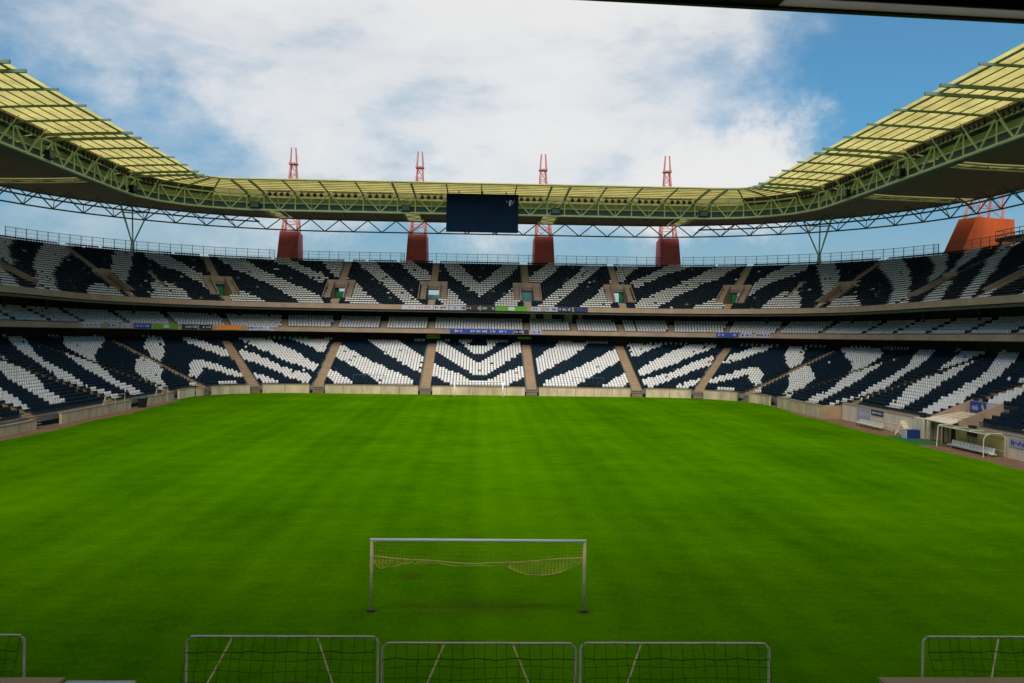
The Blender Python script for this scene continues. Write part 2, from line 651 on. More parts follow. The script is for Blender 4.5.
def stair(u, rowf, k0, k1, w, m, parent):
    mb = MB()
    f = du_of(u, 0)
    for k in range(k0, k1):
        d, z = rowf(k)
        rise = rowf(k + 1)[1] - z
        mx = frame(u, d, z)
        mb.box((0, .39, .004), (w, .774, .03), mx)
        mb.box((0, .58, rise / 2 - .05 + .012), (w - .01, .38, rise / 2 + .06), mx)
    return mb.build("stair", m, parent)


for a in AISLE_L[:7]:
    for sg in (-1, 1):
        u = sg * a
        stair(u, row_l, 3 if u > U_LOW_R else 0, NL, 1.5, M['stair'], lower)
# painted rear wall, one length per colour
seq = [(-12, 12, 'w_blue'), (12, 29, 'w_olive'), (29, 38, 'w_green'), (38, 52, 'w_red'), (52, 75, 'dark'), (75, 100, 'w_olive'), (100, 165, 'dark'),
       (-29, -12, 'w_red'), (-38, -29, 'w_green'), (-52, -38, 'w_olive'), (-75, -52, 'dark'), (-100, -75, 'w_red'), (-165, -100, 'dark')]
for a, b, c in seq:
    mb = MB()
    sweep(mb, rect(20.62, 20.85, 7.0, 9.64), a, b)
    mb.build("back_wall", M[c], lower)
# steps down to the grass in the gaps of the wall
for a in AISLE_L[:7]:
    for sg in (-1, 1):
        u = sg * a
        if u > U_LOW_R:
            continue
        mb = MB()
        mx = frame(u, 0, 0)
        for i in range(4):
            mb.box((0, .12 + i * .14, (.14 + i * .26)), (1.55, .15, .06), mx)
        mb.box((0, .66, .45), (1.7, .06, .9), mx)
        mb.build("front_step", M['concrete'], lower)

# ------------------------------------------------------------------ middle stand
middle = thing("middle_stand", "narrow middle tier of pale grey seats under the upper stand", "grandstand", P(0, 16, 9.6))
mb = MB()
sweep(mb, rect(16.0, 16.25, 9.65, 10.38), -UE, UE)
mb.build("fascia", M['fascia'], middle)
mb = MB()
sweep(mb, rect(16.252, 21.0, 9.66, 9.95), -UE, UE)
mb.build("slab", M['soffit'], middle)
terrace(row_m, NM, lambda u, k: False, [], 0.9).build("terrace", M['terrace'], middle)
mb = MB()
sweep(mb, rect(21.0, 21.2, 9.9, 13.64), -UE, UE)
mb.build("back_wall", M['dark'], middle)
AISLE_M = [8.4, 16.8, 25.2, 31.5, 37.4, 43, 48.2, 54, 60.5, 70, 79.5, 89, 98.5, 108, 117.5]
for a in AISLE_M:
    for sg in (-1, 1):
        stair(sg * a, row_m, 0, NM - 1, 1.0, M['stair'], middle)
for u in (-33, -35.8, -38.6, -46, -56, -66, 15, 24, 31, 41, 50, 62, 76, 92):
    mb = MB()
    mb.box((0, 0, 1.3), (.55, .5, 3.6), frame(u, 20.45, 10.6))
    mb.build("column", M['w_olive'] if -40 < u < -30 else M['soffit'], middle)
for u, w, c in ((9.6, 1.0, 'cream'), (12.3, 1.5, 'cream'), (15.9, 1.7, 'cream'), (18.2, .8, 'stair'), (10.8, .5, 'w_olive')):
    mb = MB()
    mb.box((0, 0, 0), (w, .12, 1.6), frame(u, 20.9, 12.6))
    mb.build("window_blind", M[c], middle)

# ------------------------------------------------------------------ upper stand
upper = thing("upper_stand", "steep upper stand with striped navy and white seats under the roof", "grandstand", P(0, 14.3, 13.7))
mb = MB()
sweep(mb, rect(14.3, 14.6, 13.7, 14.52), -UE, UE)
mb.build("fascia", M['fascia'], upper)
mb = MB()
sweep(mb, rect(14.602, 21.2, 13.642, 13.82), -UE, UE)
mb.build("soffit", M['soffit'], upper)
ex = []
for a in AISLE_U:
    for sg in (-1, 1):
        for w in (PORTAL_W, portal_s(a)):
            for s2 in (-1, 1):
                ex.append(sg * a + s2 * w * du_of(a, row_u(7)[0]))


def skip_u(u, k):
    for a in AISLE_U[:6]:
        if PORTAL_K0 <= k < PORTAL_K1 and abs(abs(u) - a) < PORTAL_W * du_of(a, row_u(7)[0]) - 1e-3:
            return True
    return False


terrace(row_u, NU, skip_u, ex, 1.3).build("terrace", M['terrace'], upper)
mb = MB()
sweep(mb, rect(34.2, 34.4, 22.0, 23.35), -UE, UE)
mb.build("rear_parapet", M['concrete'], upper)
P_COL = {0: 'p_blue', 1: 'p_green', 2: 'p_green', 3: 'p_yellow', 4: 'p_yellow', 5: 'p_yellow'}
for i, a in enumerate(AISLE_U[:6]):
    for sg in (-1, 1):
        u = sg * a
        col = 'p_red' if (i == 3 and sg > 0) else P_COL[i]
        d0, z0 = row_u(PORTAL_K0)
        d1, z1 = row_u(PORTAL_K1)
        fl = z0
        mx = frame(u, d0, 0)
        L = d1 - d0
        v = MB()                                          # concrete cheeks, header and landing
        v.box((0, (L + 6) / 2, fl - .1), (2.3, L + 6, .2), mx)
        for s2 in (-1, 1):
            p = []
            PS = portal_s(a)
            x0, x1 = s2 * 1.15, s2 * 1.33
            for zoff in (None, 0.75):
                for x, y in ((x0, 0), (x1, 0), (x1, L), (x0, L)):
                    zt = (z0 if y == 0 else z1)
                    p.append(mx @ Vector((x, y, (fl - .1 if zoff is None else zt + zoff * (1.0 if a < 40 else .55)))))
            v.hexa(p)
            # stair cheek between the seats and the opening
            for k in range(PORTAL_K0, PORTAL_K1):
                dd, zz = row_u(k)
                v.box((s2 * (1.335 + PS) / 2, dd - d0 + .39, zz + .10), (PS - 1.345, .77, .22), mx)
            q = []
            x0, x1 = s2 * PS, s2 * (PS + .13)
            for zoff in (-.1, 0.62 if a < 40 else .25):
                for x, y in ((x0, 0), (x1, 0), (x1, L), (x0, L)):
                    q.append(mx @ Vector((x, y, (z0 if y == 0 else z1) + zoff)))
            v.hexa(q)
        v.box((0, L + .14, (fl + 2.25 + z1 + .85) / 2), (2 * PS + .27, .25, z1 + .85 - fl - 2.25), mx)
        vo = v.build("vomitory", M['fascia'], upper)
        w = MB()
        for s2 in (-1, 1):
            w.box((s2 * 1.30, L + .28 + 2.6, fl + 1.15), (.2, 5.2, 2.3), mx)
        w.box((0, L + .28 + 2.6, fl + 2.40), (2.8, 5.2, .16), mx)
        w.build("passage_wall", M[col], vo)
        cu = {(1, -1): (-1.1, 1.1, .72, 'gcurtain'), (0, -1): (-1.1, 1.1, .55, 'teal'), (0, 1): (-1.1, 1.1, .95, 'teal'),
              (1, 1): (.35, 1.1, 1.0, 'gcurtain'), (2, -1): (-.5, 1.1, 1.0, 'gcurtain'), (2, 1): (-1.1, -.1, 1.0, 'gcurtain')}.get((i, sg))
        if cu:
            q = MB()
            q.box(((cu[0] + cu[1]) / 2, L + .6, fl + 2.2 * cu[2] / 2), (cu[1] - cu[0], .03, 2.2 * cu[2]), mx)
            q.build("curtain", M[cu[3]], vo)
        stair(u, row_u, 0, PORTAL_K0, 1.2, M['stair'], upper)
        stair(u, row_u, PORTAL_K1, NU - 1, 1.2, M['stair'], upper)
for u in (-43.0, 43.0):
    stair(u, row_u, 6, 14, .5, M['stair'], upper)
LOWER_WHITE=[
[(-0.4, 11.6), (0.3, 11.6), (7.1, 25.2), (8.1, 25.2), (7.8, 18.5), (1.3, 5.0), (-0.4, 5.0)],
[(-0.5, 16.2), (0.8, 16.3), (3.9, 25.0), (1.4, 24.8), (1.4, 21.4), (-0.5, 21.3)],
[(-0.4, 1.7), (2.2, 2.1), (2.2, 3.4), (7.7, 10.4), (7.8, 4.4), (5.6, 1.0), (4.1, -0.8), (-0.4, -1.0)],
[(9.6, 14.0), (14.4, 24.3), (20.1, 24.7), (15.8, 15.3), (13.7, 11.9), (9.6, 5.1)],
[(9.9, -1.5), (10.9, 2.1), (14.5, 6.8), (18.1, 11.6), (22.1, 18.0), (25.0, 22.1), (24.9, 14.6), (20.9, 8.5), (18.8, 5.0), (15.3, -0.5), (14.7, -1.3)],
[(26.8, 24.3), (31.1, 24.7), (30.3, 22.8), (28.7, 19.4), (27.8, 16.5), (26.6, 16.3)],
[(19.4, -0.8), (23.1, 5.1), (24.8, 7.3), (24.8, 3.3), (22.5, -1.0)],
[(26.7, 9.2), (28.0, 10.9), (30.4, 16.7), (32.0, 20.7), (33.6, 24.7), (36.2, 25.0), (35.4, 21.1), (33.9, 17.3), (32.6, 13.8), (31.6, 11.2), (30.0, 9.4), (26.7, 5.1)],
[(26.6, 2.6), (27.1, 3.6), (30.0, 5.8), (31.9, 8.0), (32.8, 10.0), (34.3, 13.4), (36.1, 17.3), (36.7, 15.8), (36.5, 11.7), (34.8, 9.2), (33.6, 6.5), (32.0, 4.1), (31.1, 2.6), (26.8, -1.3)],
[(31.5, -1.3), (34.0, 2.4), (36.2, 4.4), (36.2, 1.7), (34.7, -1.2)],
[(37.9, 13.1), (38.0, 18.4), (39.1, 20.4), (40.0, 23.8), (41.6, 24.8), (41.2, 21.1), (40.7, 18.9), (39.9, 16.2), (38.8, 13.6)],
[(38.0, 2.7), (38.6, 5.3), (40.1, 7.2), (40.7, 9.5), (41.8, 10.9), (42.2, 11.7), (43.2, 11.9), (46.2, 6.1), (47.7, 3.8), (47.2, 2.4), (44.4, 5.1), (43.2, 7.5), (42.4, 6.5), (41.2, 4.6), (39.5, 2.6)],
[(40.2, -0.5), (41.6, 1.0), (43.7, 0.7), (45.5, -1.2), (40.8, -1.5)],
[(48.9, -0.7), (49.0, 1.9), (52.5, -0.7), (52.2, -1.5), (49.9, -1.5)],
[(42.9, 25.2), (44.2, 25.0), (46.8, 18.2), (47.5, 15.1), (49.2, 14.1), (52.5, 10.6), (55.4, 8.2), (59.2, 4.3), (61.0, 1.7), (64.2, -0.8), (60.4, -0.5), (54.9, 3.4), (50.9, 6.5), (47.9, 11.2), (45.7, 14.8), (43.9, 20.2)],
[(48.1, 24.8), (52.8, 25.3), (55.8, 21.3), (58.4, 17.0), (59.9, 14.0), (59.5, 12.3), (54.9, 16.0), (51.4, 19.7)],
[(70.3, -0.7), (68.5, 1.6), (68.2, 4.3), (63.5, 9.0), (60.6, 12.1), (60.3, 14.0), (60.5, 17.7), (62.5, 16.5), (65.2, 12.9), (68.2, 9.2), (70.0, 6.1), (72.0, 2.4), (73.4, -0.3), (72.7, -1.5)],
[(60.6, 24.5), (64.8, 24.8), (70.5, 19.4), (73.5, 14.8), (76.2, 10.9), (79.4, 7.0), (80.9, 3.4), (80.0, 1.4), (80.4, -1.5), (76.9, -1.5), (76.9, 1.9), (77.6, 4.1), (74.2, 8.9), (72.2, 12.9), (69.8, 16.5), (64.4, 21.1)],
[(71.9, 24.5), (77.5, 24.3), (79.0, 18.7), (79.6, 15.0), (79.4, 13.3), (77.5, 17.5), (74.7, 21.1)],
[(78.9, 23.3), (81.2, 18.9), (84.7, 14.3), (86.4, 11.1), (89.1, 7.5), (90.8, 3.9), (92.2, 1.0), (88.6, 1.0), (86.6, 5.0), (81.9, 9.4), (80.2, 12.9), (81.0, 15.1), (80.0, 18.0)],
[(80.0, 24.5), (84.5, 24.5), (89.1, 19.2), (92.0, 15.5), (93.9, 11.9), (96.1, 8.9), (98.5, 4.4), (99.1, 2.2), (97.2, 0.2), (94.9, 3.8), (92.7, 8.3), (90.2, 12.6), (89.0, 15.5), (84.0, 20.9)],
[(95.2, 16.8), (98.0, 12.4), (97.7, 14.8)],
[(98.8, 14.0), (98.8, 11.6), (100.5, 7.8), (103.2, 7.3), (102.2, 9.9), (101.6, 11.7)],
[(105.7, 8.5), (105.8, 6.5), (106.9, 2.9), (107.6, 0.4), (110.4, 1.4), (108.0, 5.0), (107.9, 6.8)],
[(109.8, 5.3), (109.7, 2.9), (110.4, 0.4), (113.0, 0.4), (112.0, 3.6)]]
UPPER_WHITE=[
[(-0.6, 11.1), (-0.0, 11.1), (3.5, 20.2), (4.9, 22.9), (7.8, 23.0), (5.6, 16.0), (2.9, 10.4), (0.0, 4.9), (-0.5, 4.9)],
[(2.4, -0.2), (2.6, 1.6), (6.0, 9.5), (6.0, 4.7), (7.5, 4.1), (6.3, -0.0)],
[(9.0, 13.7), (9.7, 16.7), (13.3, 23.4), (16.6, 24.0), (12.9, 15.5), (11.6, 12.6), (9.2, 12.9)],
[(9.7, 0.1), (13.2, 7.0), (16.2, 12.7), (18.4, 17.5), (20.7, 23.4), (24.1, 23.5), (21.4, 17.6), (18.5, 12.1), (15.8, 6.3), (12.9, 0.3)],
[(17.2, 0.5), (20.9, 6.7), (22.8, 11.4), (23.1, 5.5), (24.0, 4.1), (22.5, 0.3)],
[(24.2, 13.5), (27.1, 23.2), (29.0, 23.4), (27.8, 16.2), (26.8, 13.2), (24.1, 12.7)],
[(27.9, 13.4), (28.8, 15.8), (30.4, 19.9), (31.5, 24.0), (33.4, 23.5), (32.4, 20.4), (30.9, 17.8), (30.0, 14.7), (28.6, 10.9), (28.1, 10.6)],
[(27.0, 0.5), (28.5, 5.0), (30.1, 8.3), (32.2, 12.4), (32.5, 14.0), (33.2, 15.7), (34.4, 19.9), (35.2, 23.4), (36.8, 22.7), (35.6, 15.5), (34.4, 13.1), (33.6, 10.3), (32.1, 6.8), (31.4, 4.1), (29.8, 0.6)],
[(33.6, 0.8), (34.9, 3.7), (35.7, 5.7), (37.1, 4.1), (37.7, 0.8)],
[(39.0, 4.4), (38.7, 9.0), (38.7, 12.9), (39.4, 16.8), (40.7, 23.2), (42.0, 22.7), (42.2, 19.4), (41.5, 16.0), (40.2, 13.1), (39.7, 10.1), (39.2, 6.7), (38.9, 4.1)],
[(41.4, 0.3), (41.4, 4.7), (42.3, 8.3), (43.6, 8.1), (46.1, 0.1)],
[(42.4, 23.8), (43.7, 23.4), (45.7, 15.3), (46.6, 11.7), (46.9, 7.7), (47.9, 3.1), (46.0, 8.5), (44.2, 14.4)],
[(49.2, 0.5), (48.8, 4.2), (50.2, 5.9), (53.3, 1.8), (54.7, -0.0)],
[(46.8, 23.5), (47.2, 24.3), (48.5, 23.8), (51.9, 16.0), (53.3, 13.1), (56.9, 6.8), (67.4, -0.2), (60.9, -0.2), (56.1, 4.2), (54.7, 6.8), (51.1, 12.6), (48.6, 18.0)],
[(51.1, 23.0), (51.9, 22.5), (52.9, 22.9), (55.0, 17.5), (57.3, 12.9), (59.8, 8.6), (57.0, 10.6), (53.5, 18.1)],
[(54.2, 24.3), (55.5, 24.0), (57.9, 17.6), (58.9, 15.0), (60.8, 12.2), (59.3, 12.1), (56.4, 16.8), (55.4, 20.4)],
[(65.4, 9.1), (68.3, 6.0), (73.4, 1.8), (75.1, -0.0), (70.5, 0.1), (67.1, 3.9), (64.6, 7.8)],
[(57.2, 24.5), (60.5, 24.0), (65.4, 18.8), (69.4, 14.2), (74.0, 9.5), (77.8, 5.0), (82.6, -0.0), (79.5, -0.0), (73.8, 6.0), (70.4, 10.1), (64.0, 16.3), (60.8, 19.9)],
[(83.2, 3.9), (86.2, 3.9), (90.2, -0.0), (86.7, 0.1)]]


def inside(poly, x, y):
    px = np.array([q[0] for q in poly])
    py = np.array([q[1] for q in poly])
    r = np.zeros(x.shape, bool)
    j = len(poly) - 1
    for i in range(len(poly)):
        c = (py[i] > y) != (py[j] > y)
        with np.errstate(divide='ignore', invalid='ignore'):
            xx = (px[j] - px[i]) * (y - py[i]) / (py[j] - py[i]) + px[i]
        r ^= c & (x < xx)
        j = i
    return r


def white_mask(u, k, polys, lim):
    a = np.abs(u)
    w = np.zeros(u.shape, bool)
    for p in polys:
        w |= inside(p, a, k)
    far = a > lim                                    # the same slanting stripes go on towards the camera
    ph = (a + k * 0.72) % 11.5
    w = np.where(far, ph < 5.2, w)
    return w


def seat_mesh(name, m, wd=.20, top=.80):
    mb = MB()
    # seat pan, then a back rest with cut-off top corners, leaning back a little
    h = wd
    mb.hexa([(-h, -.22, .37), (h, -.22, .37), (h, .17, .34), (-h, .17, .34),
             (-h, -.22, .43), (h, -.22, .43), (h, .17, .40), (-h, .17, .40)])
    o = [(-h, .34), (h, .34), (h + .01, top - .12), (h - .06, top), (.06 - h, top), (-h - .01, top - .12)]
    fr = [(x, .16 + (z - .34) * .18, z) for x, z in o]
    bk = [(x, y + .05, z) for x, y, z in fr]
    mb.add(fr + bk, [(0, 1, 2, 3, 4, 5), (11, 10, 9, 8, 7, 6)] + [(i, i + 6, (i + 1) % 6 + 6, (i + 1) % 6) for i in range(6)])
    me = bpy.data.meshes.new(name)
    me.from_pydata(mb.v, [], mb.f)
    me.materials.append(m)
    me.update()
    return me, mb


seats = []            # (u, row, colour, tier, d, z)
SEAT_END = 122.0


def fill(rowf, n, aisles, aw, skip, tier, blocked):
    rows = []
    ais = sorted([s * a for a in aisles for s in (-1, 1)])
    for k in range(n):
        d, z = rowf(k)
        d += .50
        lst = []
        edges = [-SEAT_END] + [a for a in ais if abs(a) < SEAT_END] + [SEAT_END]
        for i in range(len(edges) - 1):
            f0 = aw / 2 * du_of(edges[i], d) if i else 0
            f1 = aw / 2 * du_of(edges[i + 1], d) if i + 1 < len(edges) - 1 else 0
            u = edges[i] + f0 + .26 * du_of(edges[i], d)
            end = edges[i + 1] - f1 - .2 * du_of(edges[i + 1], d)
            while u < end:
                if not skip(u, k) and not blocked(u, k):
                    lst.append(u)
                u += .5 * du_of(u, d)
        rows += [(u, k, d, z) for u in lst]
    return rows


lo = fill(row_l, NL, AISLE_L, 1.55, skip_l, 'L', lambda u, k: (NOTCH[0] - .4 < u < NOTCH[1] + 1.3 and k < 8))
up = fill(row_u, NU, AISLE_U, 1.25, lambda u, k: False, 'U', lambda u, k: portal_zone(u, k) > 0 or (42.75 < abs(u) < 43.25 and 6 <= k < 14))
mi = fill(row_m, NM, AISLE_M, 1.05, lambda u, k: False, 'M', lambda u, k: False)
u = np.array([q[0] for q in lo]); k = np.array([float(q[1]) for q in lo])
wl = white_mask(u + RNG.uniform(-.12, .12, u.shape), k, LOWER_WHITE, 104.0)
# a few wrongly coloured replacement seats
u2 = np.array([q[0] for q in up]); k2 = np.array([float(q[1]) for q in up])
wu = white_mask(u2 + RNG.uniform(-.12, .12, u2.shape), k2, UPPER_WHITE, 82.0)
wl ^= RNG.random(wl.shape) < .0022
wu ^= RNG.random(wu.shape) < .004
lo = [q if RNG.random() > .008 else None for q in lo]
up = [q if RNG.random() > .012 else None for q in up]
allseats = [(q, bool(w), 'lower') for q, w in zip(lo, wl) if q] + [(q, bool(w), 'upper') for q, w in zip(up, wu) if q] + [(q, None, 'middle') for q in mi]
# odd lengths of white seats along the very top of the lower stand
uu = -110.0
while uu < 110:
    ln = random.choice((1.0, 1.5, 2.5, 4.0))
    if random.random() < .75:
        for j in range(int(ln / .5)):
            x = uu + j * .5
            if all(abs(abs(x) - a) > 1.2 for a in AISLE_L):
                allseats.append(((x, 25, 20.1, 7.85), True, 'top'))
    uu += ln + random.choice((1.5, 2.5, 4.0))


def to_px(p):
    d = p - CAM
    r = Vector(CR).dot(d); t = Vector(CU).dot(d); f = -Vector(CB).dot(d)
    if f < 1:
        return None
    return 512 + 900.457 * r / f, 341.5 - 900.457 * t / f, f


cand = []
for i, (q, w, tier) in enumerate(allseats):
    if tier != 'lower':
        continue
    p = P(q[0], q[2], q[3] + .5)
    s = to_px(p)
    if s and 3 < s[0] < 1021 and 3 < s[1] < 680:
        cand.append((s[2], i))
cand.sort()
single = set(i for _, i in cand[:300])
me_w, proto_mb = seat_mesh("white_seat", M['white'])
me_n, _ = seat_mesh("navy_seat", M['navy'])
ORD = ["front", "second", "third", "fourth", "fifth", "sixth", "seventh", "eighth", "ninth", "tenth", "eleventh", "twelfth", "thirteenth",
       "fourteenth", "fifteenth", "sixteenth", "seventeenth", "eighteenth", "nineteenth", "twentieth", "twenty first", "twenty second",
       "twenty third", "twenty fourth", "topmost"]
for i in sorted(single):
    q, w, tier = allseats[i]
    o = bpy.data.objects.new("stadium_seat", me_w if w else me_n)
    C.objects.link(o)
    o.matrix_world = frame(q[0], q[2] - .05, q[3])
    side = "right" if q[0] > 0 else "left"
    colr = "white" if w else "navy blue"
    tag(o, "%s seat in the %s row at the near end of the %s stand" % (colr, ORD[q[1]], side), "seat",
        "%s seats in the %s row, near end of the %s side stand" % (colr, ORD[q[1]], side))
# all the others in one mesh
pv = np.array(proto_mb.v)
pv_up = np.array(seat_mesh('upper_seat', M['white'], .225, .61)[1].v)
rest = [(q, w, t) for i, (q, w, t) in enumerate(allseats) if i not in single]
nv = len(pv)
V = np.empty((len(rest) * nv, 3))
cols = np.empty(len(rest), int)
for i, (q, w, t) in enumerate(rest):
    a = np.array(frame(q[0], q[2] - .05, q[3]))
    V[i * nv:(i + 1) * nv] = (pv_up if t == 'upper' else pv) @ a[:3, :3].T + a[:3, 3]
    cols[i] = 2 if w is None else (0 if w else 1)
me = bpy.data.meshes.new("stadium_seats")
lt = [len(f) for f in proto_mb.f]
loops = np.concatenate([np.array(f) for f in proto_mb.f])
nl = len(loops)
me.vertices.add(len(V))
me.vertices.foreach_set('co', V.ravel())
me.loops.add(nl * len(rest))
me.loops.foreach_set('vertex_index', (np.tile(loops, len(rest)) + np.repeat(np.arange(len(rest)) * nv, nl)).astype(np.int32))
me.polygons.add(len(lt) * len(rest))
st = np.concatenate([[0], np.cumsum(lt)[:-1]])
me.polygons.foreach_set('loop_start', (np.tile(st, len(rest)) + np.repeat(np.arange(len(rest)) * nl, len(lt))).astype(np.int32))
for m in (M['white'], M['navy'], M['grey']):
    me.materials.append(m)
me.polygons.foreach_set('material_index', np.repeat(cols, len(lt)).astype(np.int32))
me.update(calc_edges=True)
me.validate()
o = bpy.data.objects.new("stadium_seats", me)
C.objects.link(o)
tag(o, "thousands of navy, white and grey plastic seats filling the three tiers", "seats", kind='stuff')

# ------------------------------------------------------------------ roof
roof = thing("stadium_roof", "green steel roof over the stands with yellow translucent front sheeting", "roof", P(0, 12, 33))
RT = 34.0
_in, _st = 2.0, 36.0


def arc_out_x(x):
    return YC + math.sqrt((R0 + _st) ** 2 - (x - XC) ** 2) if x > XC else YF + _st


def arc_out_y(y):
    return XC + math.sqrt((R0 + _st) ** 2 - (y - YC) ** 2) if y > YC else HW + _st


half = []                                            # inner point, outer point, kind of the bay that follows
for x, pair in ((0, 0), (5.6, 0), (11.2, 1), (14.2, 0), (20, 0), (25.7, 0), (31.4, 0), (36.6, 1), (39.4, 0)):
    half.append(((x, YF + _in), (x, arc_out_x(x)), pair))
th = [R(30), R(45), R(60)]
ci = [(41.2, 112.6), (42.4, 111.8), (43.2, 110.6)]
for t, c in zip(th, ci):
    half.append((c, (XC + 50 * math.sin(t), YC + 50 * math.cos(t)), 0))
for y, pair in ((108.8, 1), (106, 0), (100.8, 0), (95.3, 0), (89.1, 0), (83, 1), (80.2, 0), (73.7, 0), (67.3, 0), (60.9, 0), (54.5, 1), (51.6, 0),
                (45.1, 0), (38.6, 0), (32.1, 0), (25.6, 1), (22.8, 0), (16.3, 0), (9.8, 0), (3.3, 0), (-4, 0), (-12, 0)):
    half.append(((HW + _in, y), (arc_out_y(y), y), pair))
right = half
left = [((-a[0], a[1]), (-b[0], b[1]), 0) for a, b, _ in half]
ST = []
for i in range(len(left) - 1, 0, -1):                # walk from the left end, round the back, to the right end
    a, b, _ = left[i]
    ST.append((a, b, half[i - 1][2]))
ST += [(a, b, p) for a, b, p in right]
PROF = [(0, 33.75), (.12, 33.62), (.27, 33.35), (.33, 32.95), (.42, 32.40), (.60, 32.05), (.80, 31.9), (1.0, 31.8), (1.04, 31.9)]


def rz(t):
    if t <= 0:
        return PROF[0][1] - t * 1.1
    for (a, za), (b, zb) in zip(PROF, PROF[1:]):
        if t <= b:
            return za + (zb - za) * (t - a) / (b - a)
    return PROF[-1][1]


def rp(i, t, dz=0.0):
    """point on the roof over station i (may be fractional) at depth fraction t"""
    i0 = min(int(i), len(ST) - 2)
    f = i - i0
    q = []
    for j in (i0, i0 + 1):
        a, b, _ = ST[j]
        q.append(Vector((a[0] + (b[0] - a[0]) * t, a[1] + (b[1] - a[1]) * t, rz(t) + dz)))
    return q[0].lerp(q[1], f)


NS = len(ST)


def at_z(p, z):
    return Vector((p.x, p.y, z))


mb = MB()                                            # front sheeting, and the bands beside the pylons
for i in range(NS - 1):
    for a, b in ((0, .12), (.12, .27)):
        mb.add([rp(i, a), rp(i + 1, a), rp(i + 1, b), rp(i, b)], [(0, 1, 2, 3)])
mb.build("translucent_canopy", M['canopy'], roof)
mb = MB()
for i in range(NS - 1):
    for (a, _), (b, _) in zip(PROF[2:-1], PROF[3:]):
        if ST[i][2] or (b < .45 and abs(ST[i][0][0]) < 42 and abs(ST[i + 1][0][0]) < 42):
            mb.add([rp(i, a), rp(i + 1, a), rp(i + 1, b), rp(i, b)], [(0, 1, 2, 3)])
mb.build("translucent_band", M['band'], roof)
mb = MB()                                            # lattice under the bands
for i in range(NS - 1):
    if ST[i][2]:
        z = [.30, .37, .44, .51, .58, .65, .72, .79, .86, .93]
        for j, (a, b) in enumerate(zip(z, z[1:])):
            f0, f1 = (.05, .95) if j % 2 else (.95, .05)
            mb.tube(rp(i + f0, a, -.35), rp(i + f1, b, -.35), .08, 5)
        mb.path([rp(i + .03, a, -.35) for a in z], .10, 5)
        mb.path([rp(i + .97, a, -.35) for a in z], .10, 5)
mb.build("band_lattice", M['steel'], roof)
mb = MB()                                            # olive duct along the main truss
for i in range(NS - 1):
    a, b = at_z(rp(i, .312), 31.45), at_z(rp(i + 1, .312), 31.45)
    mb.beam(a + Vector((0, 0, .35)), b + Vector((0, 0, .35)), .5, .75)
mb.build("gutter_duct", M['olive'], roof)
mb = MB()
for i in range(NS - 1):
    if ST[i][2]:
        continue
    for (a, _), (b, _) in zip(PROF[2:-1], PROF[3:]):
        if b < .45 and abs(ST[i][0][0]) < 42 and abs(ST[i + 1][0][0]) < 42:
            continue
        c = [rp(i, a), rp(i + 1, a), rp(i + 1, b), rp(i, b)]
        mb.hexa([q - Vector((0, 0, .12)) for q in c] + [q + Vector((0, 0, .12)) for q in c])
# roof of the near end, over the camera
for a, b in ((-22.5, -49),):
    for i in range(12):
        x0, x1 = -43.5 + i * 7.25, -43.5 + (i + 1) * 7.25
        mb.hexa([(x0, b, 31.9), (x1, b, 31.9), (x1, a, 33.6), (x0, a, 33.6), (x0, b, 32.1), (x1, b, 32.1), (x1, a, 33.8), (x0, a, 33.8)])
mb.build("roof_cladding", M['cladding'], roof)
mb = MB()
for i in range(12):
    x0, x1 = -43.5 + i * 7.25, -43.5 + (i + 1) * 7.25
    mb.add([(x0, -22.45, 33.6), (x1, -22.45, 33.6), (x1, -12.5, 33.75), (x0, -12.5, 33.75)], [(0, 1, 2, 3)])
mb.build("translucent_canopy", M['canopy'], roof)
for t in (.015, .055, .095, .135, .175, .215, .255):
    mb = MB()
    mb.path([rp(i, t, -.16) for i in range(NS)], .065 if t > .02 else .12, 5)
    mb.build("purlin", M['purlin' if t > .02 else 'darksteel'], roof)
for i in range(NS):
    mb = MB()
    end = 12 < i < NS - 13 or True
    ts = [-.035, .12, .27, .40, .60, .85] if abs(ST[i][0][0]) < 41 else [-.035, .12, .27, .36]
    pair = ST[i][2] or (i and ST[i - 1][2])
    w, h = (.26, .42) if pair else (.17, .30)
    for a, b in zip(ts, ts[1:]):
        hh = h * (1.0 if a > .2 else .75)
        mb.beam(rp(i, a, -.30 - hh / 2), rp(i, b, -.30 - hh / 2), w, hh)
    # little cleats under the purlins
    mb.build("rib", M['darksteel'], roof)
# main truss hung from the ribs
TT, TB = .285, .290
ZB = 30.0


low = [at_z(rp(i, TT), ZB) for i in range(NS)]
top = [at_z(rp(i, TT), 32.55) for i in range(NS)]
mb = MB(); mb.path(low, .17, 8); mb.build("truss_lower_chord", M['steel'], roof)
mb = MB(); mb.path(top, .13, 8); mb.build("truss_upper_chord", M['steel'], roof)
mb = MB(); mb.path([at_z(rp(i, .30), 31.25) for i in range(NS)], .11, 6); mb.build("catwalk_rail", M['steel'], roof)
mb = MB()
for i in range(NS - 1):
    a, b = at_z(rp(i, .315), 30.2), at_z(rp(i + 1, .315), 30.2)
    c = [a, b, b + Vector((0, 0, 1.0)), a + Vector((0, 0, 1.0))]
    n = (b - a).cross(Vector((0, 0, 1))).normalized() * .04
    mb.hexa([c[0] - n, c[1] - n, c[1] + n, c[0] + n, c[3] - n, c[2] - n, c[2] + n, c[3] + n])
    a2, b2 = at_z(rp(i, .345), 30.2), at_z(rp(i + 1, .345), 30.2)
    d = Vector((0, 0, .05))
    mb.hexa([a - d, b - d, b2 - d, a2 - d, a, b, b2, a2])
mb.build("catwalk", M['rail'], roof)
for i in range(NS):
    mb = MB()
    mb.tube(low[i], at_z(rp(i, TT), rz(TT) - .3), .11)
    mb.build("truss_post", M['steel'], roof)
mb = MB()
